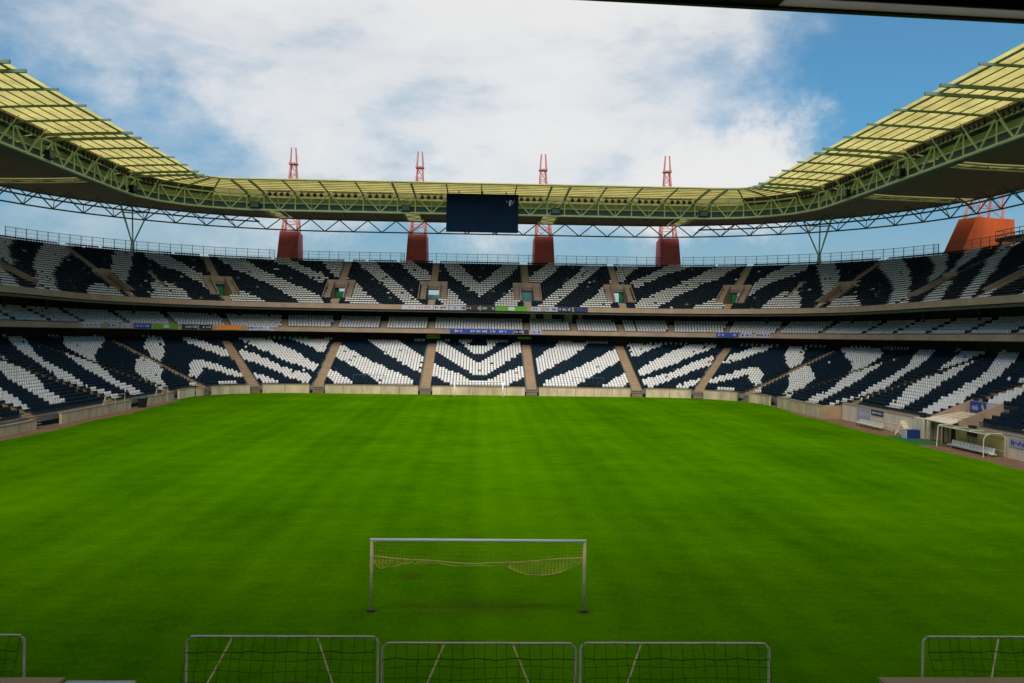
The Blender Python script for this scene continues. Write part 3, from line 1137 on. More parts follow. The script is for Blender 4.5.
for i in range(NS - 1):
    m = (low[i] + low[i + 1]) / 2
    if ST[i][2]:
        mb.tube(low[i], top[i + 1], .09, 5)
        continue
    mb.tube(at_z(rp(i, TT), 33.0), m, .125, 5)
    mb.tube(m, at_z(rp(i + 1, TT), 33.0), .125, 5)
    mb.tube(m, rp(i + .5, .22, -.5), .06, 5)
mb.build("truss_diagonal", M['steel'], roof)
# rear truss: evenly spaced panels along the outer edge
ZR = 29.25


def resample(pts, step):
    acc = [0]
    for p_, q_ in zip(pts, pts[1:]):
        acc.append(acc[-1] + (q_ - p_).length)
    n = int(round(acc[-1] / step))
    out = []
    for k_ in range(n + 1):
        s_ = acc[-1] * k_ / n
        j = max(j_ for j_ in range(len(acc)) if acc[j_] <= s_ + 1e-9)
        j = min(j, len(pts) - 2)
        out.append(pts[j].lerp(pts[j + 1], (s_ - acc[j]) / (acc[j + 1] - acc[j])))
    return out


side_y = [3 + 4.0 * i for i in range(24)]
outer = [P(-side_u(y), 35.4) for y in side_y] + [P(u_, 35.4) for u_ in usamples(-UB, UB)] + [P(side_u(y), 35.4) for y in side_y[::-1]]
edge = resample(outer, 5.55)
inner_ring = resample([P(-side_u(y), 32.6) for y in side_y] + [P(u_, 32.6) for u_ in usamples(-UB, UB)] + [P(side_u(y), 32.6) for y in side_y[::-1]], 5.3)
mids = [(p_ + q_) / 2 for p_, q_ in zip(edge, edge[1:])]
mb = MB()
mb.path([at_z(p_, ZR) for p_ in mids], .13, 6)
mb.path([at_z(p_, 31.5) for p_ in edge], .13, 6)
mb.build("rear_truss_chord", M['darksteel'], roof)
mb = MB()
for j, m in enumerate(mids):
    mb.tube(at_z(edge[j], 31.5), at_z(m, ZR), .11, 5)
    mb.tube(at_z(m, ZR), at_z(edge[j + 1], 31.5), .11, 5)
mb.build("rear_truss_diagonal", M['darksteel'], roof)
for sg in (-1, 1):                                   # second ring of tubes over the corners and the sides
    ii = [p_ for p_ in inner_ring if p_.x * sg > 40]
    mb = MB()
    mb.path([at_z(p_, 30.3) for p_ in ii], .14, 6)
    for p_, q_ in zip(ii, ii[1:]):
        m = (p_ + q_) / 2
        mb.tube(at_z(p_, 30.3), at_z(m, 31.75), .09, 5)
        mb.tube(at_z(m, 31.75), at_z(q_, 30.3), .09, 5)
        b_ = min(mids, key=lambda w_: (w_ - p_).length)
        mb.tube(at_z(p_, 30.3), at_z(b_, ZR), .07, 5)
    mb.build("ring_truss", M['darksteel'], roof)

# floodlights and loudspeakers hung from the truss
def flood(i):
    p, q = rp(i + .12, .265, -.72), rp(i + .88, .265, -.72)
    c = (p + q) / 2
    d = (q - p)
    inward = rp(i + .5, 0) - rp(i + .5, .3)
    inward.z = 0
    inward.normalize()
    x = d.normalized()
    t = thing("floodlight_bank", "x", "floodlights", c, "floodlight banks along the roof truss")
    mb = MB()
    mb.beam(p + Vector((0, 0, .42)), q + Vector((0, 0, .42)), .12, .12)
    for f in (.1, .5, .9):
        mb.tube(p.lerp(q, f) + Vector((0, 0, .42)), p.lerp(q, f) + Vector((0, 0, .75)), .05)
    mb.build("mounting_bar", M['black'], t)
    n = max(3, int(d.length / .95))
    for j in range(n):
        o = p.lerp(q, (j + .5) / n)
        dn = (inward * .8 + Vector((0, 0, -.6))).normalized()
        l = MB()
        l.tube(o + Vector((0, 0, .40)), o + Vector((0, 0, .05)), .05, 5)
        l.tube(o - dn * .18, o + dn * .22, .22, 8, .36)
        lo_ = l.build("lamp", M['black'], t)
        g = MB()
        g.tube(o + dn * .222, o + dn * .25, .31, 10)
        g.build("lens", M['lampglass'], lo_)
    return t


cnt = {'l': 0, 'r': 0, 'b': 0}
ORDN = ["first", "second", "third", "fourth", "fifth", "sixth", "seventh", "eighth", "ninth", "tenth", "eleventh", "twelfth", "thirteenth", "fourteenth"]
bays = [i for i in range(NS - 1) if not ST[i][2] and ((abs(ST[i][0][0]) > 43 and abs(ST[i + 1][0][0]) > 43 and min(ST[i][0][1], ST[i + 1][0][1]) > (34 if ST[i][0][0] > 0 else 52)) or
        (abs(ST[i][0][0]) < 37 and abs(ST[i + 1][0][0]) < 37))]
lft = [i for i in bays if ST[i][0][0] < -43]
rgt = [i for i in bays if ST[i][0][0] > 43][::-1]
bck = [i for i in bays if abs(ST[i][0][0]) < 43]
for nm, lst in (("left side roof, counted from the camera", lft), ("right side roof, counted from the camera", rgt), ("far end roof, counted from the left", bck)):
    for j, i in enumerate(lst):
        f = flood(i)
        f['label'] = "dark floodlight bank in the %s bay of the %s" % (ORDN[j], nm)


def speaker(i, nm, f=.5):
    c = at_z(rp(i + f, .275), 30.75)
    x = (rp(i + .9, .2) - rp(i + .1, .2)); x.z = 0; x.normalize()
    y = Vector((-x.y, x.x, 0))
    mx = Matrix(((x.x, y.x, 0, c.x), (x.y, y.y, 0, c.y), (0, 0, 1, c.z), (0, 0, 0, 1)))
    t = thing("loudspeaker", nm, "loudspeaker", c, "loudspeakers on the roof truss")
    m1 = MB(); m1.box((0, 0, 0), (1.5, .7, 1.0), mx); m1.build("cabinet", M['black'], t)
    m2 = MB(); m2.box((0, 0, 0), (1.3, .74, .8), mx); m2.build("grille", M['rail'], t)
    m3 = MB()
    for s in (-.6, .6):
        m3.box((s, 0, .75), (.07, .07, .5), mx)
    m3.build("bracket", M['steel'], t)


for i in range(NS - 1):
    a = ST[i][0]
    if ST[i][2]:
        sd_ = "left" if a[0] < 0 else "right"
        if abs(a[0]) < 42:
            pos = "inner" if abs(a[0]) < 20 else "corner"
            speaker(i, "black loudspeaker at the %s %s pylon of the far end roof" % (sd_, pos))
        elif 40 < a[1] < 107:
            speaker(i, "black loudspeaker on the %s side roof truss, %s" % (sd_, "nearer the camera" if a[1] < 70 else "nearer the far corner"))
for sg, nm in ((-1, "left"), (1, "right")):
    ii = [i for i in range(NS - 1) if abs(ST[i][0][1] - (100.8 if sg > 0 else 106)) < .1 and ST[i][0][0] * sg > 43]
    if ii:
        speaker(ii[0], "black loudspeaker on the %s side roof truss, beside the far corner" % nm)

# ------------------------------------------------------------------ pylons
def pylon(mx, label, face):
    t = thing("roof_pylon", label, "pylon", mx @ Vector((0, 0, 0)), "red pylons carrying the roof")
    b = MB()                                         # leaning block: front face slopes back, sides taper
    w0, w1 = 2.0, 1.82
    b.hexa([mx @ Vector(v) for v in ((-w0, 0, -2.2), (w0, 0, -2.2), (w0, 12.0, -2.2), (-w0, 12.0, -2.2),
                                     (-w1, 3.9, 5.4), (w1, 3.9, 5.4), (w1, 11.6, 5.4), (-w1, 11.6, 5.4))])
    # the same walls carried down to the ground behind the stand
    b.hexa([mx @ Vector(v) for v in ((-w0, 4, -24), (w0, 4, -24), (w0, 11.5, -24), (-w0, 11.5, -24),
                                     (-w0 + .01, 4, -2.21), (w0 - .01, 4, -2.21), (w0 - .01, 11.49, -2.21), (-w0 + .01, 11.49, -2.21))])
    b.build("concrete_base", face, t)
    l = MB()
    ft = [(-1.5, 4.6), (1.5, 4.6), (1.5, 9.6), (-1.5, 9.6)]
    tp = [(-.50, 9.2), (.50, 9.2), (.50, 10.6), (-.50, 10.6)]
    z0, z1 = 5.4, 19.6
    lv = 7
    ring = []
    for k_ in range(lv + 1):
        f = k_ / lv
        ring.append([mx @ Vector((ft[j][0] + (tp[j][0] - ft[j][0]) * f, ft[j][1] + (tp[j][1] - ft[j][1]) * f, z0 + (z1 - z0) * f)) for j in range(4)])
    for j in range(4):
        l.tube(ring[0][j], ring[-1][j], .20, 7, .15)
    for k_ in range(lv):
        for j in range(4):
            n_ = (j + 1) % 4
            l.tube(ring[k_][j], ring[k_ + 1][n_] if k_ % 2 else ring[k_ + 1][n_], .07, 5)
            l.tube(ring[k_ + 1][j], ring[k_ + 1][n_], .07, 5)
    l.build("lattice_mast", M['redsteel'], t)
    h = MB()                                         # two prongs standing on the head plate
    h.box((0, 9.6, z1 + .1), (1.7, 1.9, .3), mx)
    for s in (-1, 1):
        h.tube(mx @ Vector((s * .62, 9.6, z1 + .2)), mx @ Vector((s * .42, 9.6, z1 + 3.4)), .19, 7, .14)
        h.tube(mx @ Vector((s * .62, 8.8, z1 + .2)), mx @ Vector((s * .44, 9.5, z1 + 2.2)), .10, 6)
    h.build("mast_head", M['redsteel'], t)
    return t


E35 = 34.6
pylon(frame(-12.7, E35, 24), "maroon roof pylon at the far end, left of the hanging screen", M['red'])
pylon(frame(12.7, E35, 24), "maroon roof pylon at the far end, right of the hanging screen", M['red'])
uc = UA + ARC * 11.7 / 90
us_ = UA + ARC * 74.2 / 90


def turned(u, deg):
    """at the corner pylons' place, but squarer to the end of the pitch than the curve is"""
    p = P(u, E35, 24)
    a = R(deg) * (-1 if u < 0 else 1)
    return Matrix.Translation(p) @ Matrix.Rotation(-a, 4, 'Z')


pylon(turned(-uc, 5.0), "maroon roof pylon at the left far corner, its side face paler", M['red'])
pylon(turned(uc, 5.0), "maroon roof pylon at the right far corner, its side face paler", M['red'])
pylon(frame(us_, E35, 24), "bright orange red roof pylon block above the right side stand", M['orange'])
pylon(frame(-us_, E35, 24), "crimson roof pylon cut by the left edge, above the left stand", M['red'])

for sg, nm in ((-1, "left"), (1, "right")):
    u = sg * 42.6
    mx = frame(u, 34.0, 23.2)
    t = thing("corner_strut", "splayed four tube steel strut holding the roof over the %s far corner" % nm, "strut", mx @ Vector((0, 0, 0)))
    b = MB(); b.tube(mx @ Vector((0, 0, 0)), mx @ Vector((0, 0, 1.9)), .42, 10, .30); b.build("foot", M['steel'], t)
    for x, y in ((-2.3, -1.0), (-.9, 2.2), (.9, 2.2), (2.3, -1.0)):
        s = MB(); s.tube(mx @ Vector((x * .08, y * .05, 1.8)), mx @ Vector((x, y, 7.2)), .13, 7); s.build("strut", M['steel'], t)
    s = MB()
    s.path([mx @ Vector(v) for v in ((-2.3, -1.0, 7.2), (-.9, 2.2, 7.2), (.9, 2.2, 7.2), (2.3, -1.0, 7.2), (-2.3, -1.0, 7.2))], .12)
    for x, y in ((-2.3, -1.0), (-.9, 2.2), (.9, 2.2), (2.3, -1.0)):
        s.tube(mx @ Vector((x, y, 7.2)), mx @ Vector((x * 1.2, y * 1.2, 8.4)), .12)
    s.build("head_frame", M['steel'], t)

# ------------------------------------------------------------------ railing along the top of the upper stand
cuts = [-104, -us_ - .6, -us_ + .6, -uc - .85, -uc + .85, -12.7 - 2.1, -12.7 + 2.1, 12.7 - 2.1, 12.7 + 2.1, uc - .85, uc + .85, us_ - .6, us_ + .6, 104]
names = ["top railing of the left side stand, left of the crimson pylon", "top railing curving round the left far corner of the upper stand",
         "top railing between the two left maroon pylons", "top railing behind the hanging screen, between the middle pylons",
         "top railing between the two right maroon pylons", "top railing curving round the right far corner of the upper stand",
         "top railing of the right side stand, right of the orange pylon"]
for j in range(7):
    a, b = cuts[2 * j], cuts[2 * j + 1]
    t = thing("safety_railing", "blue grey " + names[j], "railing", P((a + b) / 2, 34.3, 23.35), "railings along the top of the upper stand")
    pts = []
    x = a
    while x < b:
        pts.append(x)
        x += 2.0 * du_of(x, 34.3)
    pts.append(b)
    for x in pts:
        m = MB(); m.box((0, 0, .95), (.09, .09, 1.9), frame(x, 34.3, 23.352)); m.build("post", M['rail'], t)
    m = MB()
    for z in (25.2, 24.6, 24.0):
        m.path([P(x, 34.3, z) for x in pts], .04 if z > 25 else .02, 5)
    m.build("rail", M['rail'], t)
    m = MB()                                          # upright wires of the infill
    for x0, x1 in zip(pts, pts[1:]):
        for f in range(1, 8):
            x = x0 + (x1 - x0) * f / 8
            m.tube(P(x, 34.3, 23.4), P(x, 34.3, 25.2), .013, 3)
    m.build("infill_wire", M['rail'], t)

mx = frame(us_ + 5.5, 38.5, 24.6)
t = thing("camera_platform", "dark railed platform above the right stand, beside the orange pylon", "platform", mx @ Vector((0, 0, 0)))
m = MB(); m.box((0, 0, .1), (8, 7, .5), mx)
for x in (-3.5, 3.5):
    for y in (-3, 3):
        m.box((x, y, -3), (.3, .3, 6), mx)
m.build("deck", M['black'], t)
m = MB()
for z in (.8, 1.4):
    m.path([mx @ Vector(v) for v in ((-4, -3.5, z), (4, -3.5, z), (4, 3.5, z), (-4, 3.5, z), (-4, -3.5, z))], .05)
for x in (-4, -2, 0, 2, 4):
    m.tube(mx @ Vector((x, -3.5, .3)), mx @ Vector((x, -3.5, 1.4)), .05)
m.build("railing", M['rail'], t)

# ------------------------------------------------------------------ pitch-side walls
def wall_run(u0, u1, d, h, m, label, coping=True):
    t = thing("perimeter_wall", label, "wall", P((u0 + u1) / 2, d, 0), "concrete pitch side walls")
    mb = MB()
    n = max(1, int(round(abs(u1 - u0) / du_of((u0 + u1) / 2, 0) / 3.0)))
    for i in range(n):
        a = u0 + (u1 - u0) * (i + .010) / n
        b = u0 + (u1 - u0) * (i + .990) / n
        dd = RNG.uniform(-.012, .012)
        sweep(mb, rect(d - .12 + dd, d + .12 + dd, -.05, h), a, b)
    mb.build("panel", m, t)
    if coping:
        c = MB()
        sweep(c, rect(d - .16, d + .30, h + .002, h + .09), u0, u1)
        c.build("coping", M['concrete'], t)
    return t


AG = 1.15
far = [(-24.0, -9.5, "left of the left middle stair"), (-7.3, 7.3, "behind the far goal"), (9.5, 24.0, "right of the right middle stair")]
for a, b, s in far:
    wall_run(a, b, -.1, 1.28, M['wall'], "cream concrete pitch wall at the far end, " + s)
wall_run(26.4, 35.9, -.1, 1.28, M['wall'], "cream concrete pitch wall at the start of the right far corner")
wall_run(-35.9, -26.4, -.1, 1.28, M['wall'], "cream concrete pitch wall at the start of the left far corner")
wall_run(38.5, 46.6, -.1, 1.28, M['wall'], "pale concrete pitch wall in the curve of the right far corner")
wall_run(-47.4, -38.5, -.1, 1.2, M['wall'], "cream pitch wall block in the curve of the left far corner")
wall_run(-51.8, -49.6, -.1, 1.1, M['wall'], "short cream wall block between two gaps in the left far corner")
wall_run(-59.3, -52.6, -.1, 1.2, M['whitewall'], "whitish pitch wall bending into the left side stand")
wall_run(50.0, 58.6, -.1, 1.28, M['wall'], "cream pitch wall bending into the right side stand")
wall_run(62.0, 78.4, -.1, 1.45, M['wall'], "long cream pitch wall of the right stand, on the corner side of the gap")
wall_run(-71.0, -61.6, -.1, 1.05, M['wall'], "cream panelled pitch wall of the left stand beside the black bins")
wall_run(-94.5, -76.5, -.1, 1.05, M['wall'], "grey stained pitch wall of the left stand under the white rail frame")
wall_run(-125, -99.5, -.1, 0.85, M['wall'], "low whitewashed pitch wall at the left edge of the view")
wall_run(side_u(75.6), NOTCH[0] - .1, 2.1, 1.86, M['whitewall'], "white pitch wall of the right stand between the gap and the tunnel")
wall_run(NOTCH[1] + .1, side_u(24), 2.1, 1.86, M['whitewall'], "pale pitch wall of the right stand behind the team shelter")
# return wall of the recess
t = thing("perimeter_wall", "brown return wall where the right pitch wall steps back", "wall", P(U_LOW_R, 1, 0), "concrete pitch side walls")
m = MB(); sweep(m, rect(-.2, 2.2, -.05, 1.6), U_LOW_R - .25, U_LOW_R - .01); m.build("panel", M['stair'], t)

# ------------------------------------------------------------------ banners
def banner(u, w, d, z, h, m, label, marks=None, ncol=None, mark_h=.5, group="banners hung on the tier fronts"):
    mx = frame(u, d, z)
    t = thing("banner", label, "banner", mx @ Vector((0, 0, 0)), group)
    b = MB()
    n = max(1, int(w / 1.2))
    for i in range(n):
        b.box((-w / 2 + (i + .5) * w / n, 0, 0), (w / n, .04, h), mx)
    b.build("sheet", M[m], t)
    if marks:
        k = MB()
        rr = random.Random(int(u * 10) + int(z))
        x = -w * .42
        while x < w * .42:
            ww = rr.choice((.12, .2, .3))
            if rr.random() < .8:
                hh = h * mark_h * rr.uniform(.6, 1)
                k.box((x + ww / 2, -.025, rr.uniform(-.03, .03)), (ww, .012, hh), mx)
            x += ww + rr.choice((.08, .12, .3))
        k.build("lettering", M[marks], t)
    return t


def up_banner(px0, px1, z, d, D):
    """mid u and width of a banner seen on the far end between two picture columns"""
    x0, x1 = (px0 - 479.6) * D / 900, (px1 - 479.6) * D / 900
    return (x0 + x1) / 2, (x1 - x0)


DM, DU = 126.8 + 30.8, 125.1 + 30.8
for a, b, m, mk, lab in ((450, 513, 'b_blue', 'b_white', "long deep blue banner with a line of white lettering on the middle tier"),
                         (514, 523, 'b_navy', 'b_lilac', "small navy banner just right of the long blue banner"),
                         (524, 529, 'b_navy', None, "narrow dark purple banner between two lettered ones on the middle tier"),
                         (530, 542, 'b_lilac', 'b_blue', "pale lilac banner with blue lettering right of the far goal")):
    u, w = up_banner(a, b, 0, 0, DM)
    banner(u, w, 15.93, 10.12, .78, m, lab, mk)
for a, b, m, mk, lab in ((402, 433, 'b_white', 'b_pink', "white banner with pinkish red lettering on the upper tier front"),
                         (434, 448, 'b_white', 'b_black', "white banner with grey lettering beside the pinkish one, upper tier front"),
                         (449, 464, 'b_lilac', 'b_navy', "pale banner with dark lettering under the hanging screen, upper tier front"),
                         (466, 479, 'b_black', 'b_white', "black banner with a white mark, left of the green banner"),
                         (481, 495, 'b_black', 'b_lilac', "black banner touching the left end of the upper green banner"),
                         (531, 541, 'b_lilac', 'b_navy', "pale banner just right of the upper green banner"),
                         (545, 557, 'b_lilac', 'b_black', "second pale banner right of the upper green banner"),
                         (558, 572, 'b_navy', 'b_lilac', "navy banner with pale lettering on the upper tier front"),
                         (574, 588, 'b_navy', 'b_blue', "rightmost navy banner of the upper tier front")):
    u, w = up_banner(a, b, 0, 0, DU)
    banner(u, w, 14.23, 14.1, .78, m, lab, mk)
u, w = up_banner(495.5, 527, 0, 0, DU)
banner(u, w, 14.23, 14.1, .80, 'b_green', "bright green banner with a white square on the upper tier front")
mx = frame(u, 14.20, 14.1)
o = bpy.data.objects[[x.name for x in bpy.data.objects if x.get('label', '').startswith("bright green banner with a white square on the upper")][0]]
m = MB(); m.box((0, 0, 0), (1.1, .03, .62), mx); m.build("emblem", M['b_white'], o)
# left part of the middle tier, in the curve and on the side: given by u
LB = [(-53.45, 5.7, 'b_white', 'b_pink', "white banner with pink blotches on the left middle tier"),
      (-50.57, 2.4, 'b_lilac', 'b_black', "grey banner right of the pink blotched one on the left middle tier"),
      (-48.8, 2.3, 'b_lilac', 'b_pink', "greyish pink banner left of the blue banner on the left middle tier"),
      (-46.88, 3.2, 'b_blue', 'b_lilac', "royal blue banner on the left middle tier"),
      (-44.23, 4.8, 'b_green', None, "light green banner with white emblem on the left middle tier"),
      (-41.6, 2.7, 'b_black', 'b_lilac', "dark banner right of the light green one on the left middle tier"),
      (-39.9, 2.2, 'b_black', 'b_lilac', "dark banner left of the orange banner on the left middle tier"),
      ]
for u, w, m, mk, lab in LB:
    banner(u, w, 15.93, 10.12, .78, m, lab, mk)
o = [x for x in bpy.data.objects if x.get('label', '').startswith("light green banner")][0]
m = MB(); m.box((0, -.03, 0), (.9, .03, .55), frame(-44.23, 15.90, 10.12)); m.build("emblem", M['b_white'], o)
banner(-37.42, 5.3, 15.93, 10.12, .78, 'b_orange', "orange banner on the left middle tier", None)
banner(-33.94, 5.4, 15.93, 10.12, .78, 'b_white', "white banner with blue lettering, right of the orange one", 'b_blue')
banner(37.7, 3.9, 15.93, 10.12, .78, 'b_blue', "blue banner on the right middle tier", 'b_lilac')
banner(39.81, 1.9, 15.93, 10.12, .78, 'b_lilac', "pale banner next to the blue one on the right middle tier", 'b_navy')
banner(41.61, 2.6, 15.93, 10.12, .78, 'b_lilac', "rightmost pale banner of the right middle tier", 'b_black')
for u, lab in ((-8.3, "yellow green sign over the stair left of the far goal"), (8.1, "yellow green sign over the stair right of the far goal")):
    banner(u, 2.4, 20.45, 9.05, .7 if u < 0 else .4, 'b_yellow', lab, 'b_green', group="signs above the lower stairs")

# ------------------------------------------------------------------ hanging screen
c = Vector((.18, 118.5, 29.62))
t = thing("video_screen", "dark navy video screen hung under the far end roof", "screen", c)
w, h = 11.9, 6.3
m = MB(); m.box((c.x, c.y, c.z), (w, .7, h)); m.build("cabinet", M['screen'], t)
m = MB()
for i in range(6):
    for j in range(4):
        m.box((c.x - w / 2 + (i + .5) * w / 6, c.y - .365, c.z - h / 2 + (j + .5) * h / 4), (w / 6 - .02, .03, h / 4 - .02))
sc = m.build("display_face", M['screen'], t)
m = MB()
for x in (-3.9, 0.0, 3.9):
    m.tube((c.x + x, c.y + .1, c.z + h / 2), (c.x + x, c.y + .1, 33.35), .10)
for x in (-2.2, 2.2):
    m.tube((c.x + x, c.y, c.z - h / 2 - .35), (c.x + x, c.y, c.z - h / 2), .10)
m.build("hanger", M['darksteel'], t)
m = MB()                                                # small pale emblem, top right
ex, ez, ey = c.x + 4.55, c.z + 1.75, c.y - .385
m.box((ex, ey, ez), (.34, .02, .42)); m.box((ex + .1, ey, ez + .32), (.42, .02, .18)); m.box((ex - .05, ey, ez - .36), (.22, .02, .30))
m.box((ex + .45, ey, ez + .05), (.22, .02, .14)); m.box((ex - .5, ey, ez + .12), (.16, .02, .12)); m.box((ex + .72, ey, ez + .3), (.14, .02, .10))
m.box((ex - .62, ey, ez + .3), (.10, .02, .1)); m.box((ex + .3, ey, ez - .25), (.12, .02, .14))
m.build("emblem", M['b_lilac'], sc)

# ------------------------------------------------------------------ goals
def goal(y, label, r, netted):
    t = thing("football_goal", label, "goal", (0, y, 0))
    for s in (-1, 1):
        m = MB(); m.tube((s * 3.64, y, -.02), (s * 3.64, y, 2.44), r, 10); p = m.build("post", M['rustwhite'] if netted else M['whitepaint'], t, True)
        m = MB(); m.tube((s * 3.64, y, 0), (s * 3.64, y, .05), .16, 10, .13); m.build("ground_socket", M['black'], p)
    m = MB(); m.tube((-3.64 - r, y, 2.44), (3.64 + r, y, 2.44), r, 10); m.build("crossbar", M['whitepaint'], t, True)
    return t


g = goal(0, "near football goal with rusty posts and a yellow net tied up in swags", .060, True)
mb = MB()


def rope(x):
    f = (x + 3.65) / 7.3
    return 1.87 - .30 * (1 - abs(2 * f - 1) ** 1.35) + .012 * math.sin(x * 3)


def hem(x):
    d = 0.05
    if x > .9:
        d += .46 * max(0, math.sin(math.pi * (x - .9) / 2.78)) ** .8
    elif x < -1.4:
        d += .17 * max(0, math.sin(math.pi * min(1, (x + 3.65) / .55))) + .15 * max(0, math.sin(math.pi * max(0, (x + 3.2)) / 1.8)) * abs(math.cos((x + 3.2) * 1.75)) ** .5
        if x < -2.6:
            d += .22 * max(0, math.sin(math.pi * (x + 3.65) / 1.05))
    else:
        d += .05 * abs(math.sin(x * 2.2))
    return d


xs = [-3.65 + 7.3 * i / 120 for i in range(121)]
def ny(x, f): return .06 + .22 * math.sin(math.pi * (x + 3.65) / 7.3) + .05 * math.sin(x * 5 + f * 4) * f
for a, b in zip(xs, xs[1:]):
    mb.tube((a, ny(a, 0), rope(a)), (b, ny(b, 0), rope(b)), .028, 5)
    mb.tube((a, ny(a, 1), rope(a) - hem(a)), (b, ny(b, 1), rope(b) - hem(b)), .018, 4)
for j in range(1, 7):
    f = j / 7
    for a, b in zip(xs, xs[1:]):
        if hem(a) > .12:
            mb.tube((a, ny(a, f), rope(a) - hem(a) * f), (b, ny(b, f), rope(b) - hem(b) * f), .006, 3)
for x in xs[::2]:
    if hem(x) > .12:
        n = 4
        for q in range(n):
            f0, f1 = q / n, (q + 1) / n
            mb.tube((x, ny(x, f0), rope(x) - hem(x) * f0), (x + .03, ny(x + .03, f1), rope(x) - hem(x) * f1), .006, 3)
            mb.tube((x + .05, ny(x, f0), rope(x) - hem(x) * f0), (x - .02, ny(x, f1), rope(x) - hem(x) * f1), .006, 3)
for i in range(0, 121, 2):                           # thin upper part, still tied to the crossbar
    x = xs[i]
    mb.tube((x, .03, 2.40), (x + .02, ny(x, 0), rope(x)), .0042, 3)
for j in range(1, 5):
    f = j / 5
    for a, b in zip(xs[::4], xs[4::4]):
        mb.tube((a, .03 + (ny(a, 0) - .03) * f, 2.40 + (rope(a) - 2.40) * f), (b, .03 + (ny(b, 0) - .03) * f, 2.40 + (rope(b) - 2.40) * f), .0042, 3)
mb.build("net", M['net'], g)
goal(105.0, "small white football goal without a net at the far end", .085, False)

# training goals near the camera
def training_goal(x0, x1, y, label, braces, seed):
    t = thing("training_goal", label, "goal", ((x0 + x1) / 2, y, 0), "rounded training goals in front of the near stand")
    z, r, c = 2.0, .032, .17
    pts = [(x0, y, 0)]
    pts += [(x0 + c - c * math.cos(a), y, z - c + c * math.sin(a)) for a in [math.pi / 2 * i / 6 for i in range(7)]]
    pts += [(x1 - c + c * math.sin(a), y, z - c + c * math.cos(a)) for a in [math.pi / 2 * i / 6 for i in range(7)]]
    pts += [(x1, y, 0)]
    m = MB(); m.path(pts, r, 8); m.build("frame", M['galv'], t)
    w = x1 - x0
    for f, s in braces:
        xb = x0 + w * f
        m = MB(); m.tube((xb, y, z), (xb + s * .95, y - 1.0, .02), .024, 7); m.build("brace", M['rustwhite'], t)
    m = MB()
    for s in (x0, x1):
        m.tube((s, y, .04), (s, y - 1.1, .04), .028, 6)
    m.tube((x0, y - 1.1, .04), (x1, y - 1.1, .04), .028, 6)
    m.build("ground_bar", M['galv'], t)
    rr = random.Random(seed)
    m = MB()
    n = int(w / .26)
    hs = [[(0, 0, 0)] * 9 for _ in range(n + 1)]
    drops = [rr.uniform(.02, .06) for _ in range(n + 1)]
    for i in range(n + 1):
        x = x0 + .05 + (w - .1) * i / n
        for j in range(9):
            f = j / 8
            zz = (z - .02) * (1 - f) + .05
            edge = min(i, n - i) / n
            sag = (.10 * abs(math.sin(i * .9 + seed)) + .12) if j == 1 else .05 * math.sin(i * .7 + j)
            hs[i][j] = Vector((x + rr.uniform(-.03, .03), y - .12 - .75 * f + rr.uniform(-.03, .03), zz - (sag * .5 if 0 < j < 8 else 0)))
    for i in range(n + 1):
        for j in range(8):
            m.tube(hs[i][j], hs[i][j + 1], .007, 3)
            if i < n:
                m.tube(hs[i][j], hs[i + 1][j], .013 if j == 1 else .007, 3)
        m.tube((hs[i][0].x, y, z), hs[i][0], .010, 3)
    m.build("net", M['blacknet'], t)
    return t


training_goal(-7.13, -2.47, -8.55, "rounded training goal left of the middle pair, its net hanging loose", [(.68, 1), (.24, -1)], 1)
training_goal(-2.31, 2.36, -9.0, "rounded training goal below the left part of the big goal", [(.32, -1), (.67, 1)], 2)
training_goal(2.49, 7.14, -8.97, "rounded training goal below the right post of the big goal", [(.32, -1)], 3)
training_goal(11.25, 15.9, -8.45, "rounded training goal at the bottom right edge of the view", [(.42, -1)], 4)
training_goal(-15.6, -11.05, -8.5, "rounded training goal cut off by the bottom left edge of the view", [(.4, 1)], 5)

# ------------------------------------------------------------------ players' tunnel and team shelter on the right
YA, YB = 49.5, 54.2
t = thing("players_tunnel", "players' tunnel cut into the right stand with white canopy and brown side walls", "tunnel", (43.6, 52, 0))


def tw(y0, y1, name, m):
    b = MB()
    p = [(43.55, y0, -.05), (47.6, y0, -.05), (47.6, y1, -.05), (43.55, y1, -.05), (43.55, y0, 2.3), (47.6, y0, 3.95), (47.6, y1, 3.95), (43.55, y1, 2.3)]
    b.hexa([Vector(q) for q in p])
    return b.build(name, m, t)


tw(YA - .30, YA, "side_wall", M['fascia'])
tw(YB, YB + .30, "side_wall", M['fascia'])
m = MB(); m.box((47.45, (YA + YB) / 2, 1.9), (.3, YB - YA - .01, 3.9)); m.build("end_wall", M['fascia'], t)
m = MB(); m.box((45.4, (YA + YB) / 2, .02), (3.7, YB - YA - .01, .08)); m.build("floor", M['dark'], t)
m = MB()
vs = [(42.7, YA - .1, 2.02), (42.7, YB + .1, 2.08), (43.9, YA + .02, 2.30), (43.9, YB - .02, 2.34), (46.6, YA + .02, 2.75), (46.6, YB - .02, 2.80)]
for i in (0, 2):
    a, b, c_, d_ = [Vector(vs[j]) for j in (i, i + 1, i + 3, i + 2)]
    dz = Vector((0, 0, .07))
    m.hexa([a - dz, b - dz, c_ - dz, d_ - dz, a, b, c_, d_])
cn = m.build("canopy", M['whitewall'], t)
m = MB()
for i in range(1, 5):
    y = YA + (YB - YA) * i / 5
    m.beam((44.0, y, 2.37), (46.5, y, 2.80), .10, .05)
m.build("seam", M['concrete'], cn)
m = MB()
for y in (YA + .1, YA + 1.6, YB - .1):
    m.box((42.9, y, 1.0), (.12, .12, 2.0))
m.build("canopy_post", M['concrete'], t)
m = MB(); m.box((43.7, YB - 1.0, 1.0), (.1, 1.5, 1.9)); m.build("door_leaf", M['concrete'], t)
